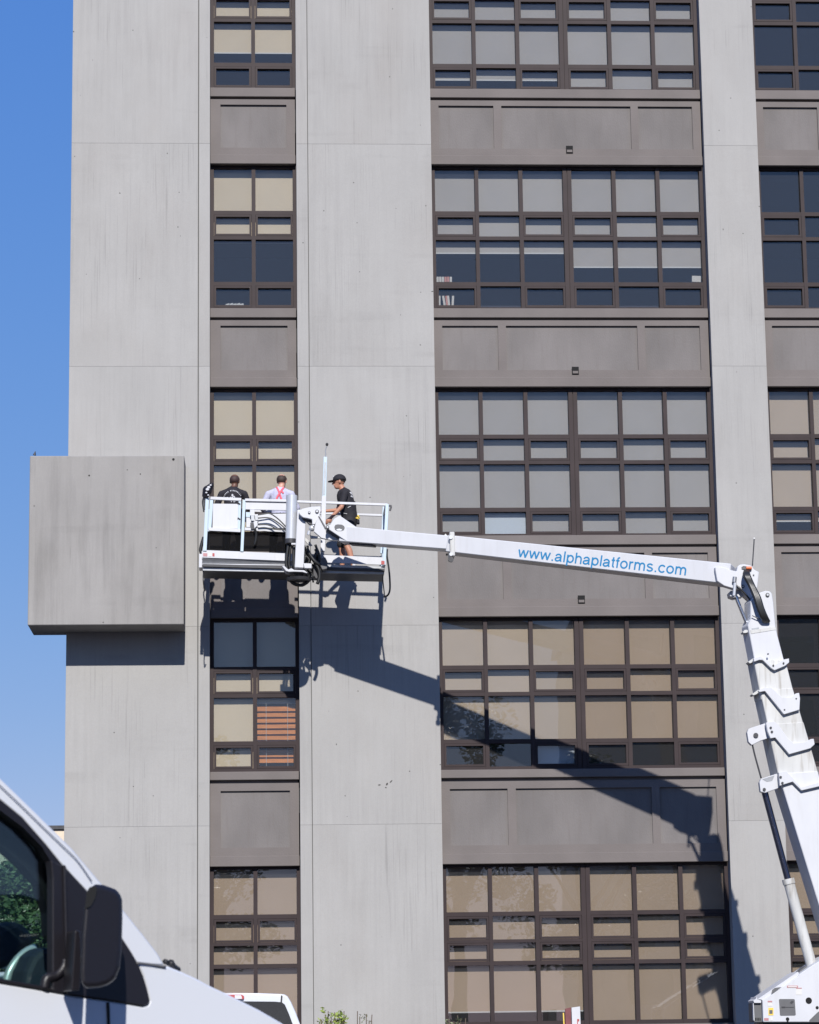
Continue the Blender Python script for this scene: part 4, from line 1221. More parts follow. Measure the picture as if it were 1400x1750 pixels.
def hair_shell(H, T, parent, mat, top=True, low=-0.05, r=0.0915, name='hair', crown_gap=0.0, deep=0.62):
    mb = MB(); n = 22; vs = []; fs = []
    rows_ = 12
    for i in range(rows_+1):
        th = math.pi*deep*i/rows_
        for k in range(n):
            ph = 2*math.pi*k/n
            fwd_ = math.sin(ph)
            t2 = th if fwd_ < 0.15 else th*(1-0.42*min(1, (fwd_-0.15)/0.5))
            if crown_gap: t2 = crown_gap+(t2*(1-crown_gap/(math.pi*deep)))
            p = (r*1.0*math.sin(t2)*math.cos(ph), r*1.13*math.sin(t2)*math.sin(ph)-0.004, 0.030+r*1.03*math.cos(t2))
            vs.append(T @ Vector(H(*p)))
    for i in range(rows_):
        for k in range(n):
            fs.append((i*n+k, (i+1)*n+k, (i+1)*n+(k+1) % n, i*n+(k+1) % n))
    mb.add(vs, fs, 0, True)
    o = mb.build(name, mat, parent)
    sol = o.modifiers.new('thick', 'SOLIDIFY'); sol.thickness = 0.006; sol.offset = -1
    return o


def strip_on(bvh, pts, width, parent, name, mat, off=0.006, direction=(0, 1, 0)):
    """a strap or print laid on the body: pts are (x, z) in world, seen along direction"""
    d = Vector(direction); mb = MB(); vs = []; fs = []
    P2 = []
    N = 10
    for i in range(len(pts)-1):
        for k in range(N):
            P2.append(Vector(pts[i]).lerp(Vector(pts[i+1]), k/N))
    P2.append(Vector(pts[-1]))
    good = []
    for i, p in enumerate(P2):
        tdir = (P2[min(i+1, len(P2)-1)]-P2[max(i-1, 0)])
        nn = Vector((-tdir.z, 0, tdir.x)).normalized()
        row = []
        for s in (-0.5, 0.5):
            q = p+nn*(width*s)
            hit = bvh.ray_cast(q-d*2, d)
            if hit[0] is None: row = None; break
            row.append(hit[0]-d*off)
        good.append(row)
    idx = 0
    for i in range(len(good)-1):
        if good[i] and good[i+1]:
            o = len(vs); vs += [good[i][0], good[i][1], good[i+1][1], good[i+1][0]]
            fs.append((o, o+1, o+2, o+3))
    if not fs: return None
    mb.add(vs, fs, 0, True)
    o = mb.build(name, mat, parent, doubles=True)
    sol = o.modifiers.new('thick', 'SOLIDIFY'); sol.thickness = 0.004; sol.offset = 0
    return o


def top_height(x, y):
    return U(x, y, PM).z


# man in the black shirt, seen from behind
f1 = floor_at(398.5)
J1 = dict(BASEJ); J1.update(head=(0.03, 0.05, 1.60), elbow_l=(-0.30, 0.03, 1.13), wrist_l=(-0.26, 0.26, 1.08), elbow_r=(0.29, 0.06, 1.13), wrist_r=(0.24, 0.30, 1.10))
MA = dict(shirt='shirt_black', legs='trousers', skin='skin_dark', shoe='shoe', eye='black', lip='skin_dark', sock='shoe')
p1, T1_, b1_, H1 = build_person('person in black shirt with white back print, back turned, behind the platform gate', f1, top_height(399.5, 810)-f1.z, 0.0, J1, MA, 1.1, False, head_turn=-0.25)
hair_shell(H1, T1_, p1, 'hair_shaved', r=0.0895, deep=0.74)
cxs, czs = U(397.5, 858, PM).x, U(397.5, 858, PM).z
rngp = random.Random(5)
for k in range(15):
    if k in (5,): continue
    a = math.radians(150-k*8.3)
    R_ = 0.185
    x, z = cxs+R_*math.cos(a)*0.95, czs+R_*math.sin(a)
    strip_on(b1_, [(x-0.009*math.cos(a), 0, z-0.011*math.sin(a)), (x+0.009*math.cos(a), 0, z+0.011*math.sin(a))], rngp.uniform(0.008, 0.015), p1, 'shirt_letter', 'print_white')
for seg, wdt in ((((0.0, 0.075), (-0.02, 0.05)), 0.03), (((-0.02, 0.05), (0.03, 0.03)), 0.02), (((0.03, 0.03), (0.035, -0.06)), 0.012), (((-0.01, 0.03), (-0.02, -0.02)), 0.03), (((-0.02, -0.02), (-0.03, -0.065)), 0.012),
                 (((0.005, -0.01), (0.03, -0.03)), 0.025), (((0.01, -0.03), (0.02, -0.07)), 0.012), (((-0.05, 0.03), (-0.035, 0.01)), 0.015), (((-0.105, 0.03), (-0.09, -0.01)), 0.018)):
    strip_on(b1_, [(cxs+0.01+seg[0][0], 0, czs+0.04+seg[0][1]), (cxs+0.01+seg[1][0], 0, czs+0.04+seg[1][1])], wdt, p1, 'shirt_emblem', 'print_white')
# man in the lilac grey shirt with crossed braces
f2 = floor_at(479)
J2 = dict(BASEJ); J2.update(head=(0.035, 0.04, 1.60), elbow_l=(-0.31, 0.02, 1.13), wrist_l=(-0.25, 0.24, 1.06), elbow_r=(0.30, 0.05, 1.13), wrist_r=(0.22, 0.29, 1.10))
MBm = dict(shirt='shirt_grey', legs='trousers', skin='skin_light', shoe='shoe', eye='black', lip='skin_light', sock='shoe')
p2, T2_, b2_, H2 = build_person('person in pale grey shirt with crossed red braces, back turned to the camera', f2, top_height(481, 810)-f2.z, 0.0, J2, MBm, 1.3, False, head_turn=-0.35)
hair_shell(H2, T2_, p2, 'hair_brown', r=0.0905, crown_gap=0.16, deep=0.70)


def xz(x, y):
    q = U(x, y, PM+0.1)
    return (q.x, 0, q.z)


strip_on(b2_, [xz(471.5, 828.5), xz(476.5, 839.5), xz(481.0, 853.5), xz(484, 866)], 0.032, p2, 'brace', 'strap', 0.005)
strip_on(b2_, [xz(486.8, 830.0), xz(480.5, 839.0), xz(474.0, 850.0), xz(468, 864)], 0.032, p2, 'brace', 'strap', 0.009)
strip_on(b2_, [xz(481.5, 839.5), xz(484.5, 843.2)], 0.03, p2, 'brace_tab', 'strap', 0.010)
strip_on(b2_, [xz(468, 853), xz(476, 842.5)], 0.004, p2, 'shirt_crease', 'shirt_grey', 0.002)
# man in black with cap, in profile facing left
f3 = floor_at(594)
J3 = dict(sh=(0, 0.04, 1.40), hip=(0, -0.04, 0.90), head=(0, 0.125, 1.585), elbow_l=(-0.25, 0.10, 1.10), wrist_l=(-0.24, 0.27, 0.93), elbow_r=(0.23, 0.16, 1.14), wrist_r=(0.16, 0.38, 1.11),
          knee_l=(-0.10, 0.03, 0.50), knee_r=(0.11, 0.10, 0.50), ankle_l=(-0.11, -0.10, 0.09), ankle_r=(0.13, 0.09, 0.09), palm_r=(0, -0.2, -1), grip_r=0.9, palm_l=(1, 0, 0))
MC = dict(shirt='shirt_black', legs='trousers', skin='skin', shoe='shoe', eye='black', lip='skin_light', sock='print_white')
p3, T3_, b3_, H3 = build_person('person in black cap, T-shirt and shorts standing in profile beside the mast', f3, top_height(580, 810)-f3.z, math.radians(90), J3, MC, 0.62, True, bulk=1.3)
hair_shell(H3, T3_, p3, 'hair_black', r=0.090)
cap = MB(); vs = []; fs = []; n = 24
for i in range(9):
    th = math.pi*0.53*i/8
    for k in range(n):
        ph = 2*math.pi*k/n
        rr = 0.104
        vs.append(T3_ @ Vector(H3(rr*0.96*math.sin(th)*math.cos(ph), rr*1.12*math.sin(th)*math.sin(ph)-0.002, 0.038+rr*0.98*math.cos(th))))
for i in range(8):
    for k in range(n):
        fs.append((i*n+k, (i+1)*n+k, (i+1)*n+(k+1) % n, i*n+(k+1) % n))
cap.add(vs, fs, 0, True)
capo = cap.build('cap', 'shirt_black', p3)
sol = capo.modifiers.new('thick', 'SOLIDIFY'); sol.thickness = 0.006
vm = MB(); vs = []
for i in range(13):
    a = math.radians(20+140*i/12)
    vs.append((0.095*math.cos(a), 0.105*math.sin(a)-0.002, 0.030)); vs.append((0.092*math.cos(a)*0.95, 0.085+0.115*math.sin(a)**0.7, 0.022-0.012*math.sin(a)))
vs = [T3_ @ Vector(H3(*v)) for v in vs]
vm.add(vs, [(2*i, 2*i+1, 2*i+3, 2*i+2) for i in range(12)], 0, True)
vo = vm.build('cap_peak', 'shirt_black', p3); sol = vo.modifiers.new('thick', 'SOLIDIFY'); sol.thickness = 0.010
c = T3_ @ Vector(H3(-0.055, 0.105, 0.085)); MB().sphere(c, (0.012, 0.012, 0.012), 6).build('cap_badge', 'print_white', p3)
gm = MB()
for s in (-1, 1):
    gm.sphere(T3_ @ Vector(H3(s*0.036, 0.096, 0.012)), (0.016, 0.024, 0.016), 6)
gm.cyl(T3_ @ Vector(H3(-0.07, 0.09, 0.016)), T3_ @ Vector(H3(-0.088, -0.01, 0.018)), 0.004, n=6)
gm.cyl(T3_ @ Vector(H3(-0.05, 0.1, 0.016)), T3_ @ Vector(H3(0.05, 0.1, 0.016)), 0.004, n=6)
gm.build('sunglasses', 'black', p3)
# print on the back of the shirt, seen at a slant
for (xa_, ya_, xb_, yb_, w_) in ((598.6, 840.0, 601.4, 842.0, 0.030), (600.0, 842.4, 603.2, 844.0, 0.022), (599.8, 847.4, 603.6, 848.2, 0.028), (602.4, 844.4, 604.0, 847.0, 0.02)):
    q0, q1 = U(xa_, ya_, PM+0.15), U(xb_, yb_, PM+0.15)
    strip_on(b3_, [(q0.x, 0, q0.z), (q1.x, 0, q1.z)], w_, p3, 'shirt_letter', 'print_white', 0.004)
for (xa_, ya_, xb_, yb_, w_) in ((594.3, 867.8, 599.8, 865.0, 0.010), (587.2, 876.5, 593.2, 878.2, 0.010)):
    q0, q1 = U(xa_, ya_, PM+0.15), U(xb_, yb_, PM+0.15)
    strip_on(b3_, [(q0.x, 0, q0.z), (q1.x, 0, q1.z)], w_, p3, 'pocket_trim', 'print_white', 0.004)
bl_ = MB(); q = U(611.5, 883.5, PM+0.12)
for k in range(7):
    bl_.sphere(q+Vector((rngp.uniform(-0.022, 0.022), rngp.uniform(-0.02, 0.02), rngp.uniform(-0.03, 0.03))), rngp.uniform(0.014, 0.022), 6)
bl_.build('belt_pouch', 'yellow', p3)
MB().tube([U(606.5, 856, PM+0.1), U(608.5, 866, PM+0.1), U(609.5, 878, PM+0.12), U(611, 884, PM+0.12)], 0.006).build('belt_strap', 'black', p3)
MB().beam(U(612, 888, PM+0.1), U(612.5, 896, PM+0.1), 0.05, 0.06, side=(0, 1, 0)).build('belt_pouch', 'shirt_black', p3, 0.01)
# the radio in his far hand
wr = T3_ @ (Vector(J3['wrist_r'])+Vector((-0.02, 0.10, -0.06)))
rb_ = MB().beam(wr+Vector((0, 0, 0.05)), wr+Vector((0, 0, -0.09)), 0.045, 0.03, side=(0, 1, 0)).build('handset', 'plastic', None, 0.006)
tag(rb_, 'black handset held in the hand of the person in the cap', 'handset')
# ------------------------------------------------------------------ white van beside the camera
TH = math.radians(35)
vt_ = Vector((math.cos(TH), math.sin(TH), 0)); vn_ = Vector((math.sin(TH), -math.cos(TH), 0))
VM = CAM + ray(185, 1700)*6.5
van = empty('white_van', (VM.x, VM.y, GZ))
tag(van, 'white van parked close by with black door mirror and tinted window', 'van')


def V(x, y, v=0.0):
    d = ray(x, y); q = VM + vn_*v
    return CAM + d*((q-CAM).dot(vn_)/d.dot(vn_))


def W(u, v, z):
    p = VM + vt_*u + vn_*v
    return Vector((p.x, p.y, z))


def uz(x, y):
    p = V(x, y)
    return ((p-VM).dot(vt_), p.z)


def vprism(pts, v, th, uvz=False, ext=None):
    P_ = [W(a, v, b) if uvz else V(a, b, v) for a, b in pts]
    return MB().prism(P_, -vn_*th if ext is None else ext)


outer = [uz(*q) for q in ((3, 1330), (33, 1359), (63, 1388), (88, 1413), (126, 1451), (157, 1488), (185, 1521), (212, 1554), (248, 1599), (272, 1630), (283, 1650))]
hood = [uz(*q) for q in ((283, 1650), (292, 1653), (314, 1662), (336, 1672), (358, 1684), (388, 1698), (414, 1711), (444, 1726), (484, 1749))]
roof = [(-4.3, 2.18), (-4.2, 2.30), (-3.8, 2.34), (-1.2, 2.34), (-0.85, 2.325), (-0.62, 2.28), (-0.45, 2.20)]
nose = [(hood[-1][0]+0.08, hood[-1][1]-0.06), (hood[-1][0]+0.13, hood[-1][1]-0.16), (hood[-1][0]+0.15, 1.1), (hood[-1][0]+0.17, 0.75), (hood[-1][0]+0.14, 0.48)]
belt = [uz(*q) for q in ((-400, 1640), (-120, 1663), (0, 1680), (60, 1690), (120, 1701), (200, 1712.5), (245, 1720), (253, 1717.5), (256, 1711), (251, 1690), (245, 1670), (236, 1648))]
low = belt + [uz(283, 1650.5)] + hood[1:] + nose + [(-4.28, 0.48), (-4.3, 1.75), (-1.6, 1.76)]
vprism(low, 0.0, 0.05, True).build('body_side', 'van', van, 0.006)
vprism(low, -1.90, 0.05, True).build('body_side', 'van', van, 0.006)
inner = [uz(*q) for q in ((236, 1648), (223, 1626), (210, 1606), (180, 1560), (146, 1520), (124, 1497), (104, 1474.6), (78.6, 1443), (39, 1398), (0, 1366), (-60, 1318), (-150, 1276), (-300, 1258))]
pil = outer[::-1] + roof[::-1][:5] + [(-1.2, inner[-1][1])] + inner[::-1]
vprism(pil, -0.004, 0.07, True).build('door_pillar', 'van', van, 0.004)
vprism(pil, -1.88, 0.06, True).build('door_pillar', 'van', van, 0.004)
# drip groove along the pillar
MB().tube([V(*q, 0.002) for q in ((-40, 1305), (0, 1342), (40, 1380), (78.6, 1418), (110, 1448), (133.6, 1472), (157, 1506))], 0.0013, n=6).build('drip_groove', 'steel', van)
# glass, seals, sail panel
gl_pts = [uz(*q) for q in ((-380, 1275), (-150, 1290), (-60, 1333), (0, 1384), (40, 1414), (72, 1447), (90, 1468), (98, 1500), (98, 1696), (60, 1689), (0, 1678), (-120, 1660), (-400, 1634))]
vprism(gl_pts, -0.03, 0.005, True).build('door_window', 'vanglass', van)
seal = [uz(*q) for q in ((0, 1366), (39, 1398), (78.6, 1443), (104, 1474.6), (110, 1482), (110, 1500), (86, 1470), (72, 1447), (40, 1414), (0, 1384), (-60, 1333), (-150, 1290), (-300, 1272), (-300, 1258), (-150, 1276), (-60, 1318))]
vprism(seal, -0.001, 0.04, True).build('window_seal', 'plastic', van)
sail = [uz(*q) for q in ((86, 1470), (110, 1481), (146, 1520), (180, 1560), (210, 1606), (223, 1626), (236, 1648), (245, 1670), (251, 1690), (256, 1711), (253, 1717), (245, 1719.5), (200, 1712), (120, 1700.5), (60, 1689.5), (0, 1679.5), (-120, 1662.5), (-120, 1655), (0, 1672), (60, 1683), (89, 1689), (89, 1500))]
vprism(sail, 0.004, 0.03, True).build('sail_panel', 'plastic', van, 0.003)
vprism([uz(*q) for q in ((105, 1478), (110, 1480), (116, 1700), (111, 1699))], 0.012, 0.02, True).build('door_frame_bar', 'plastic', van, 0.003)
MB().tube([V(*q, 0.0) for q in ((76, 1690), (80, 1672), (95, 1668), (108, 1655), (112, 1640))], 0.012).build('corner_moulding', 'plastic', van)
# rear view mirror
mir = vprism([(150, 1522), (155, 1514), (164, 1510.5), (178, 1512), (197, 1519), (206, 1526), (209, 1538), (209.5, 1570), (208, 1625), (205, 1652), (198, 1671), (187, 1682), (170, 1687), (150, 1688.5), (140, 1686), (138, 1660), (140, 1600), (144, 1555)], 0.24, 0.12, ext=(vt_*0.62-vn_)*0.095).build('mirror', 'plastic', van, 0.045, 6)
vprism([(152, 1524), (157, 1516), (164, 1514), (166, 1520), (163, 1535), (156, 1548), (149, 1552)], 0.244, 0.01).build('mirror_rim', 'hole', mir)
vprism([(128, 1592), (132, 1588), (138, 1592), (140, 1640), (137, 1692), (122, 1694)], 0.10, 0.09, ext=(vt_*0.3-vn_)*0.08).build('mirror_arm', 'plastic', mir, 0.012, 3)
vprism([(136, 1632), (160, 1630), (158, 1668), (138, 1682)], 0.20, 0.12, ext=(vt_-vn_)*0.06).build('mirror_arm', 'plastic', mir, 0.006, 2)
# roof, windscreen and bonnet span the width, slightly crowned
def span(name, mat, prof, v0, v1, crown, th):
    N = 9; vs = []; fs = []
    for a, b in prof:
        for i in range(N):
            t = i/(N-1); vs.append(W(a, v0+(v1-v0)*t, b+crown*(1-(2*t-1)**2)))
    for j in range(len(prof)-1):
        for i in range(N-1):
            fs.append((j*N+i, j*N+i+1, (j+1)*N+i+1, (j+1)*N+i))
    o = MB().add(vs, fs, 0, True).build(name, mat, van)
    sl_ = o.modifiers.new('thick', 'SOLIDIFY'); sl_.thickness = th; sl_.offset = -1
    return o


off = lambda pr, d: [(a, b-d) for a, b in pr]
span('roof', 'van', off(roof + outer[:1], 0.012), -0.03, -1.92, 0.03, 0.02)
span('windscreen', 'vanglass', off(outer[0:10], 0.03), -0.07, -1.88, 0.02, 0.006)
span('bonnet', 'van', off(hood + nose[:2], 0.006), -0.02, -1.93, 0.012, 0.02)
span('front_grille', 'plastic', nose[1:], -0.03, -1.92, 0.0, 0.03)
MB().prism([W(-4.28, 0, 0.5), W(-4.28, 0, 2.2), W(-4.28, -1.95, 2.2), W(-4.28, -1.95, 0.5)], vt_*0.05).build('rear_wall', 'van', van)
MB().prism([W(-4.2, -0.06, 0.5), W(0.6, -0.06, 0.5), W(0.6, -1.89, 0.5), W(-4.2, -1.89, 0.5)], (0, 0, 0.06)).build('van_floor', 'interior', van)
MB().prism([W(-4.3, -0.001, 1.75), W(-1.6, -0.001, 1.76), W(-1.2, -0.001, 2.33), W(-4.2, -0.001, 2.32)], -vn_*0.05).build('body_side', 'van', van)
MB().prism([W(-4.3, -1.9, 1.75), W(-1.6, -1.9, 1.76), W(-1.2, -1.9, 2.33), W(-4.2, -1.9, 2.32)], -vn_*0.05).build('body_side', 'van', van)
da = uz(150, 1690)[0]
MB().prism([W(da-0.15, -0.08, 1.2), W(da+0.15, -0.08, 1.2), W(da+0.2, -0.08, 1.55), W(da-0.05, -0.08, 1.6)], -vn_*1.78).build('dashboard', 'interior', van, 0.03)
sm_ = MB()
cc = W(da-0.32, -0.5, 1.62)
sm_.tube([cc+vn_*(0.19*math.cos(t))+(Vector((0, 0, 1))*0.9+vt_*0.35)*(0.19*math.sin(t)) for t in [2*math.pi*k/24 for k in range(25)]], 0.016, sub=1)
sm_.build('steering_wheel', 'interior', van)
MB().prism([W(-0.62, -0.25, 0.9), W(-0.5, -0.25, 0.9), W(-0.58, -0.25, 1.75), W(-0.66, -0.25, 1.80), W(-0.78, -0.25, 1.78), W(-0.72, -0.25, 1.3)], -vn_*0.5).build('seat', 'interior', van, 0.05, 3)
vprism([(-20, 1372), (0, 1388), (40, 1418), (72, 1451), (92, 1475), (95, 1610), (86, 1600), (83, 1560), (69, 1512), (40, 1480), (0, 1444), (-20, 1430)], -0.09, 0.04).build('pillar_trim', 'plastic', van)
vprism([(-20, 1606), (4, 1580), (30, 1572), (56, 1588), (62, 1612), (40, 1626), (20, 1650), (-20, 1668)], -0.45, 0.10).build('instrument_hood', 'trim_blue', van, 0.02, 2)
vprism([(40, 1700), (46, 1660), (58, 1634), (74, 1620), (92, 1618), (96, 1700)], -0.22, 0.10).build('dash_end', 'trim_blue', van, 0.02, 2)
MB().tube([V(8, 1692, -0.3), V(16, 1662, -0.3), V(30, 1640, -0.3), V(46, 1626, -0.3), V(60, 1620, -0.3)], 0.011).build('steering_wheel', 'silver', van)
# door shut line, bonnet seam, wiper
MB().tube([V(184.5, 1713, 0.002), V(185.5, 1735, 0.002), V(186, 1770, 0.002), V(186, 1900, 0.002)], 0.004, n=6).build('door_gap', 'hole', van)
MB().tube([V(233, 1645.5, 0.003), V(255, 1648, 0.003), V(283, 1652.5, 0.003)], 0.0032, n=6).build('bonnet_seam', 'grey', van)
MB().tube([V(282, 1643, -0.1), V(290, 1647, -0.12), V(296, 1651, -0.14), V(305, 1657, -0.2)], 0.007, n=6).build('wiper', 'black', van)
MB().tube([V(292, 1645, -0.1), V(296, 1652, -0.12), V(299, 1656, -0.12)], 0.009, n=6).build('wiper', 'black', van)
for u_ in (0.12, -3.3):
    for v_ in (-0.05, -1.7):
        a = W(u_, v_, GZ+0.37); wh = MB().cyl(a, a-vn_*0.22, 0.37, n=28).build('wheel', 'tyre', van)
        a2 = a+vn_*0.004; MB().cyl(a2, a2-vn_*0.2, 0.2, n=20).build('rim', 'steel', wh)
MB().prism([W(hood[-1][0]+0.10, -0.1, 0.35), W(hood[-1][0]+0.26, -0.1, 0.35), W(hood[-1][0]+0.26, -0.1, 0.6), W(hood[-1][0]+0.10, -0.1, 0.6)], -vn_*1.75).build('bumper', 'plastic', van, 0.03)

# ------------------------------------------------------------------ white pickup farther off
PP = 19.0
pc = U(390, 1697, PP)
pk = empty('pickup_truck', (pc.x, -PP+2, GZ))
tag(pk, 'white pickup truck seen from behind with red high brake lamp', 'pickup')


def kx(x, y): q = U(x, y, PP); return (q.x-pc.x, q.z)


half = [kx(*q) for q in ((390, 1697.0), (440, 1697.2), (480, 1698.6), (487, 1699.6), (492, 1703), (498, 1713), (506, 1731), (513, 1750))]
half += [(half[-1][0]+0.06, 1.42), (half[-1][0]+0.09, 1.3), (half[-1][0]+0.09, 0.65)]
ring_ = half + [(-a, b) for a, b in half[::-1]]
cabm = MB().prism([Vector((pc.x+a, -PP, b)) for a, b in ring_], (0, 1.7, 0)).build('cab', 'van', pk, 0.02, 2)
wq = [kx(*q) for q in ((390, 1711), (470, 1711.8), (482, 1713), (487, 1717), (494, 1733), (501, 1752), (503, 1757))]
wr_ = wq + [(-a, b) for a, b in wq[::-1]]
MB().prism([Vector((pc.x+a, -PP-0.012, b)) for a, b in wr_], (0, 0.02, 0)).build('rear_window', 'vanglass', pk)
MB().prism([Vector((pc.x+a, -PP-0.004, b)) for a, b in wr_], (0, 0.003, 0)).build('window_dark', 'trousers', pk)
for sgn in (-1, 1):
    hx_ = [kx(*q) for q in ((443, 1722), (470, 1723), (478, 1740), (480, 1760), (440, 1760))]
    MB().prism([Vector((pc.x+sgn*a, -PP-0.009, b)) for a, b in hx_], (0, 0.004, 0)).build('headrest', 'trousers', pk)
bq = [kx(*q) for q in ((362, 1700.2), (414, 1700.2), (417.5, 1703), (417.5, 1706.8), (415, 1708), (362, 1708))]
lamp = MB().prism([Vector((pc.x+a, -PP-0.03, b)) for a, b in bq], (0, 0.05, 0)).build('brake_lamp', 'red', pk, 0.004)
bq = [kx(*q) for q in ((401.5, 1700.8), (412, 1700.8), (413.5, 1704), (413.5, 1707.2), (401.5, 1707.2))]
MB().prism([Vector((pc.x+a, -PP-0.036, b)) for a, b in bq], (0, 0.02, 0)).build('cargo_lamp', 'print_white', lamp)
bq = [kx(*q) for q in ((480.5, 1701), (483, 1701), (482, 1712.3), (479.5, 1712.3))]
MB().prism([Vector((pc.x+a, -PP-0.02, b)) for a, b in bq], (0, 0.04, 0)).build('roof_clip', 'black', pk)
MB().box(pc.x-0.98, pc.x+0.98, -PP-2.2, -PP-0.05, 0.62, 1.28).build('truck_box', 'van', pk, 0.03)
MB().box(pc.x-0.98, pc.x+0.98, -PP+1.72, -PP+3.2, 0.62, 1.2).build('bonnet', 'van', pk, 0.06, 2)
for sx_ in (-0.86, 0.66):
    for yy in (-PP-1.3, -PP+2.3):
        wo = MB().cyl((pc.x+sx_, yy, GZ+0.37), (pc.x+sx_+0.22, yy, GZ+0.37), 0.37, n=26).build('wheel', 'tyre', pk)
for sgn in (-1, 1):
    MB().box(pc.x+sgn*0.92-0.05, pc.x+sgn*0.92+0.05, -PP-2.215, -PP-2.19, 0.8, 1.15).build('tail_lamp', 'red', pk)

# ------------------------------------------------------------------ plants at the foot of the wall


def leaf_cloud(mb, cen, rad, n, size, rng, mi=0, shell=0.35):
    for k in range(n):
        while True:
            q = Vector((rng.uniform(-1, 1), rng.uniform(-1, 1), rng.uniform(-1, 1)))
            if shell < q.length < 1: break
        p = Vector(cen)+Vector((q.x*rad[0], q.y*rad[1], q.z*rad[2]))
        a = Vector((rng.gauss(0, 1), rng.gauss(0, 1), rng.gauss(0, 0.6))).normalized(); b = a.orthogonal().normalized()
        b = (Matrix.Rotation(rng.uniform(0, 6.28), 3, a) @ b)
        s = size*rng.uniform(0.6, 1.3)
        mb.add([p-a*s, p+b*s*0.45, p+a*s, p-b*s*0.45], [(0, 1, 2, 3)], mi)


def shrub(label, px_, p, tops, leafmat, density, size, spread):
    base = U(px_, 1760, p)
    o = empty('shrub', (base.x, -p, GZ+0.13))
    tag(o, label, 'shrub', 'plants at the foot of the wall')
    rng = random.Random(int(px_))
    st = MB(); lv = MB()
    for (x, y) in tops:
        t_ = U(x, y, p); t_ = Vector((t_.x, -p+rng.uniform(-spread, spread), t_.z))
        b_ = Vector((base.x+(t_.x-base.x)*0.3, -p, GZ+0.1))
        m_ = b_.lerp(t_, 0.5)+Vector((rng.uniform(-0.05, 0.05), rng.uniform(-0.05, 0.05), 0))
        st.tube([b_, m_, t_], 0.008, n=5)
        for k in range(density):
            f_ = rng.uniform(0.25, 1.0)
            c_ = b_.lerp(t_, f_)
            leaf_cloud(lv, c_+Vector((rng.uniform(-1, 1), rng.uniform(-1, 1), rng.uniform(-0.3, 0.3)))*spread, (0.05, 0.05, 0.05), 5, size, rng)
    st.build('stem', 'bark', o)
    lv.build('foliage', leafmat, o)


shrub('bushy yellow-green shrub at the foot of the concrete pier', 570, 0.7, [(549, 1742), (556, 1734), (561, 1728), (566, 1733), (572, 1730), (577, 1733), (583, 1729), (588, 1728), (590, 1738), (565, 1745), (580, 1744)], 'leaf_yellow', 26, 0.035, 0.10)
shrub('thin sparse shrub right of the bushy yellow-green one', 624, 0.7, [(611, 1728), (615, 1737), (626, 1733), (636, 1734), (631, 1744)], 'leaf_dull', 8, 0.03, 0.03)
shrub('small sparse shrub in front of the lowest window', 780, 0.9, [(767, 1741), (782, 1735), (788, 1742), (796, 1740), (776, 1745)], 'leaf_dull', 8, 0.03, 0.04)

# ------------------------------------------------------------------ sign stand by the lowest window
sg = empty('sign_stand', (U(978, 1745, 1.6).x, -1.6, GZ+0.13))
tag(sg, 'white sign board with maroon side standing before the lowest window', 'sign')
zb_ = GZ+0.13
a, b = U(977, 1722, 1.6), U(991.5, 1720, 1.6)
MB().prism([Vector((a.x, -1.6, 0.95)), Vector((b.x+0.01, -1.6, 0.95)), b, a], (0, 0.04, 0)).build('white_face', 'white', sg, 0.004)
a, b = U(966, 1724, 1.57), U(976, 1721.5, 1.57)
M['maroon'] = plain('maroon_board', (0.16, 0.045, 0.05), 0.6, var=0.2)
MB().prism([Vector((a.x, -1.57, 0.95)), Vector((b.x, -1.57, 0.95)), b, a], (0, 0.05, 0)).build('maroon_face', 'maroon', sg, 0.004)
MB().pix([(962, 1731), (964, 1731), (965.5, 1760), (963.5, 1760)], 1.56, 0.03).build('yellow_edge', 'yellow', sg)
MB().pix([(986.5, 1741.5), (990, 1741.5), (990, 1745.5), (988, 1745.5), (987.5, 1760), (986.5, 1760)], 1.604, 0.003).build('red_mark', 'red', sg)
MB().box(U(978, 1745, 1.6).x-0.12, U(978, 1745, 1.6).x+0.12, -1.7, -1.4, zb_, 0.95).build('stand', 'dark', sg)

# ------------------------------------------------------------------ far cream building beyond the corner
tp = U(100, 1411, -55)
cb = empty('cream_building', (tp.x-6, 60, GZ))
tag(cb, 'cream block building with dark coping beyond the corner', 'building')
wl_ = MB().box(tp.x-14, tp.x+6, 55.05, 70, GZ, tp.z-0.15).build('wall', 'core', cb)
MB().box(tp.x-14.1, tp.x+6.1, 54.9, 70.1, tp.z-0.14, tp.z).build('coping', 'dark', cb)
for i in range(6):
    for j in range(5):
        x0_ = tp.x-1.6+i*0.68+(0.3 if j % 2 else 0); z1_ = tp.z-0.16-j*0.62
        block('wall_block', 'creamwall', wl_, x0_, x0_+0.65, 55.0, 55.045, z1_-0.59, z1_)
MB().box(tp.x-13.9, tp.x-1.65, 55.0, 55.045, GZ, tp.z-0.2).build('wall_face', 'creamwall', wl_)

# ------------------------------------------------------------------ trees and a block behind the camera, seen in the panes


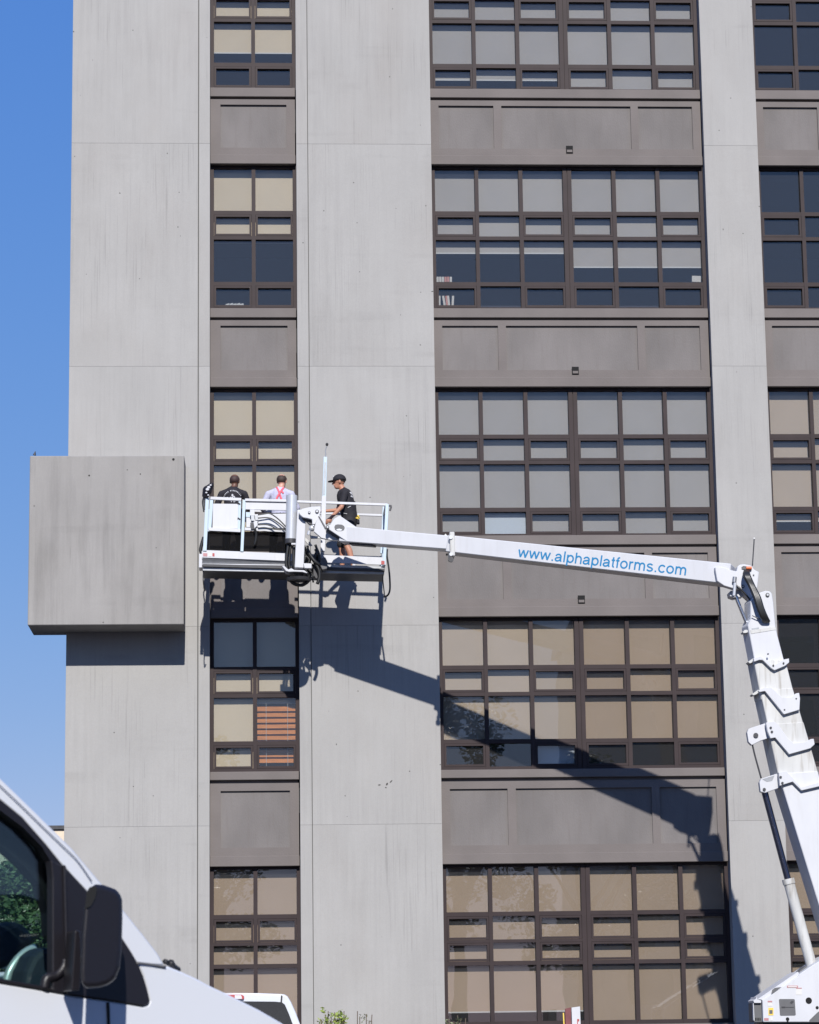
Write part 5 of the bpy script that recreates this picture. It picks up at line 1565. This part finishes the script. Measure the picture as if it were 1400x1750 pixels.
def tree(label, x, y, h, r, n, mat='leaf', seed=1, group='trees across the street', low=0.32, leaf=0.16):
    rng = random.Random(seed)
    o = empty('tree', (x, y, GZ)); tag(o, label, 'tree', group)
    tr = MB(); tr.cyl((x, y, GZ), (x+0.2, y, GZ+h*0.5), 0.035*h*0.6, 0.014*h, n=10)
    for k in range(7):
        a = rng.uniform(0, 6.28); z_ = h*rng.uniform(0.3, 0.5)
        tr.cyl((x, y, GZ+z_), (x+math.cos(a)*r*0.7, y+math.sin(a)*r*0.7, GZ+z_+h*0.25), 0.01*h, 0.003*h, n=6)
    tr.build('trunk', 'bark', o)
    lv = MB()
    cl_ = []
    for k in range(26):
        a = rng.uniform(0, 6.28); q = rng.random()**0.5
        zc = rng.uniform(low, 0.94)
        rr = r*(1-abs(zc-0.55)*1.3)
        cl_.append(((x+math.cos(a)*rr*q, y+math.sin(a)*rr*q, GZ+h*zc), r*rng.uniform(0.2, 0.36)))
    for c_, cr in cl_:
        leaf_cloud(lv, c_, (cr, cr, cr*0.8), n//26, leaf, rng, shell=0.3)
    lv.build('crown', mat, o)


vq = U(48, 1700, 13.0)
tree('leafy tree beyond the van, seen through its cab windows', vq.x, vq.y, 3.75, 1.25, 15000, 'leaf_bright', seed=2, low=0.12, leaf=0.05)
vq = U(-60, 1700, 10.0)
tree('second leafy tree beyond the van, left of the first', vq.x, vq.y, 3.3, 1.2, 9000, 'leaf_bright', seed=3, low=0.12, leaf=0.05)
tree('tall tree mirrored in the left panes of the shaded storey', 9.5, -86, 19.5, 4.0, 6000, seed=4)
tree('lower tree mirrored between the taller ones in the panes', 15.5, -84, 15.5, 4.0, 6000, seed=5)
tree('leafy tree mirrored in the narrow bay panes', -2.5, -88, 17.0, 4.5, 6000, seed=6)
tree('leafy tree mirrored low in the right hand panes', 24, -80, 13.0, 5.0, 6000, seed=8)
ob_ = empty('street_block', (32, -112, GZ)); tag(ob_, 'tan block across the street mirrored in the right hand panes', 'building')
MB().box(19, 52, -124, -104, GZ, 25.5).build('wall', 'creamwall', ob_)
MB().box(18.7, 52.3, -124.3, -103.7, 25.5, 26.1).build('coping', 'dark', ob_)
for i in range(7):
    for j in range(6):
        block('window', 'vanglass', ob_, 20.5+i*4.4, 22.9+i*4.4, -104.0+0.002, -103.96, 3+j*3.8, 5.1+j*3.8)
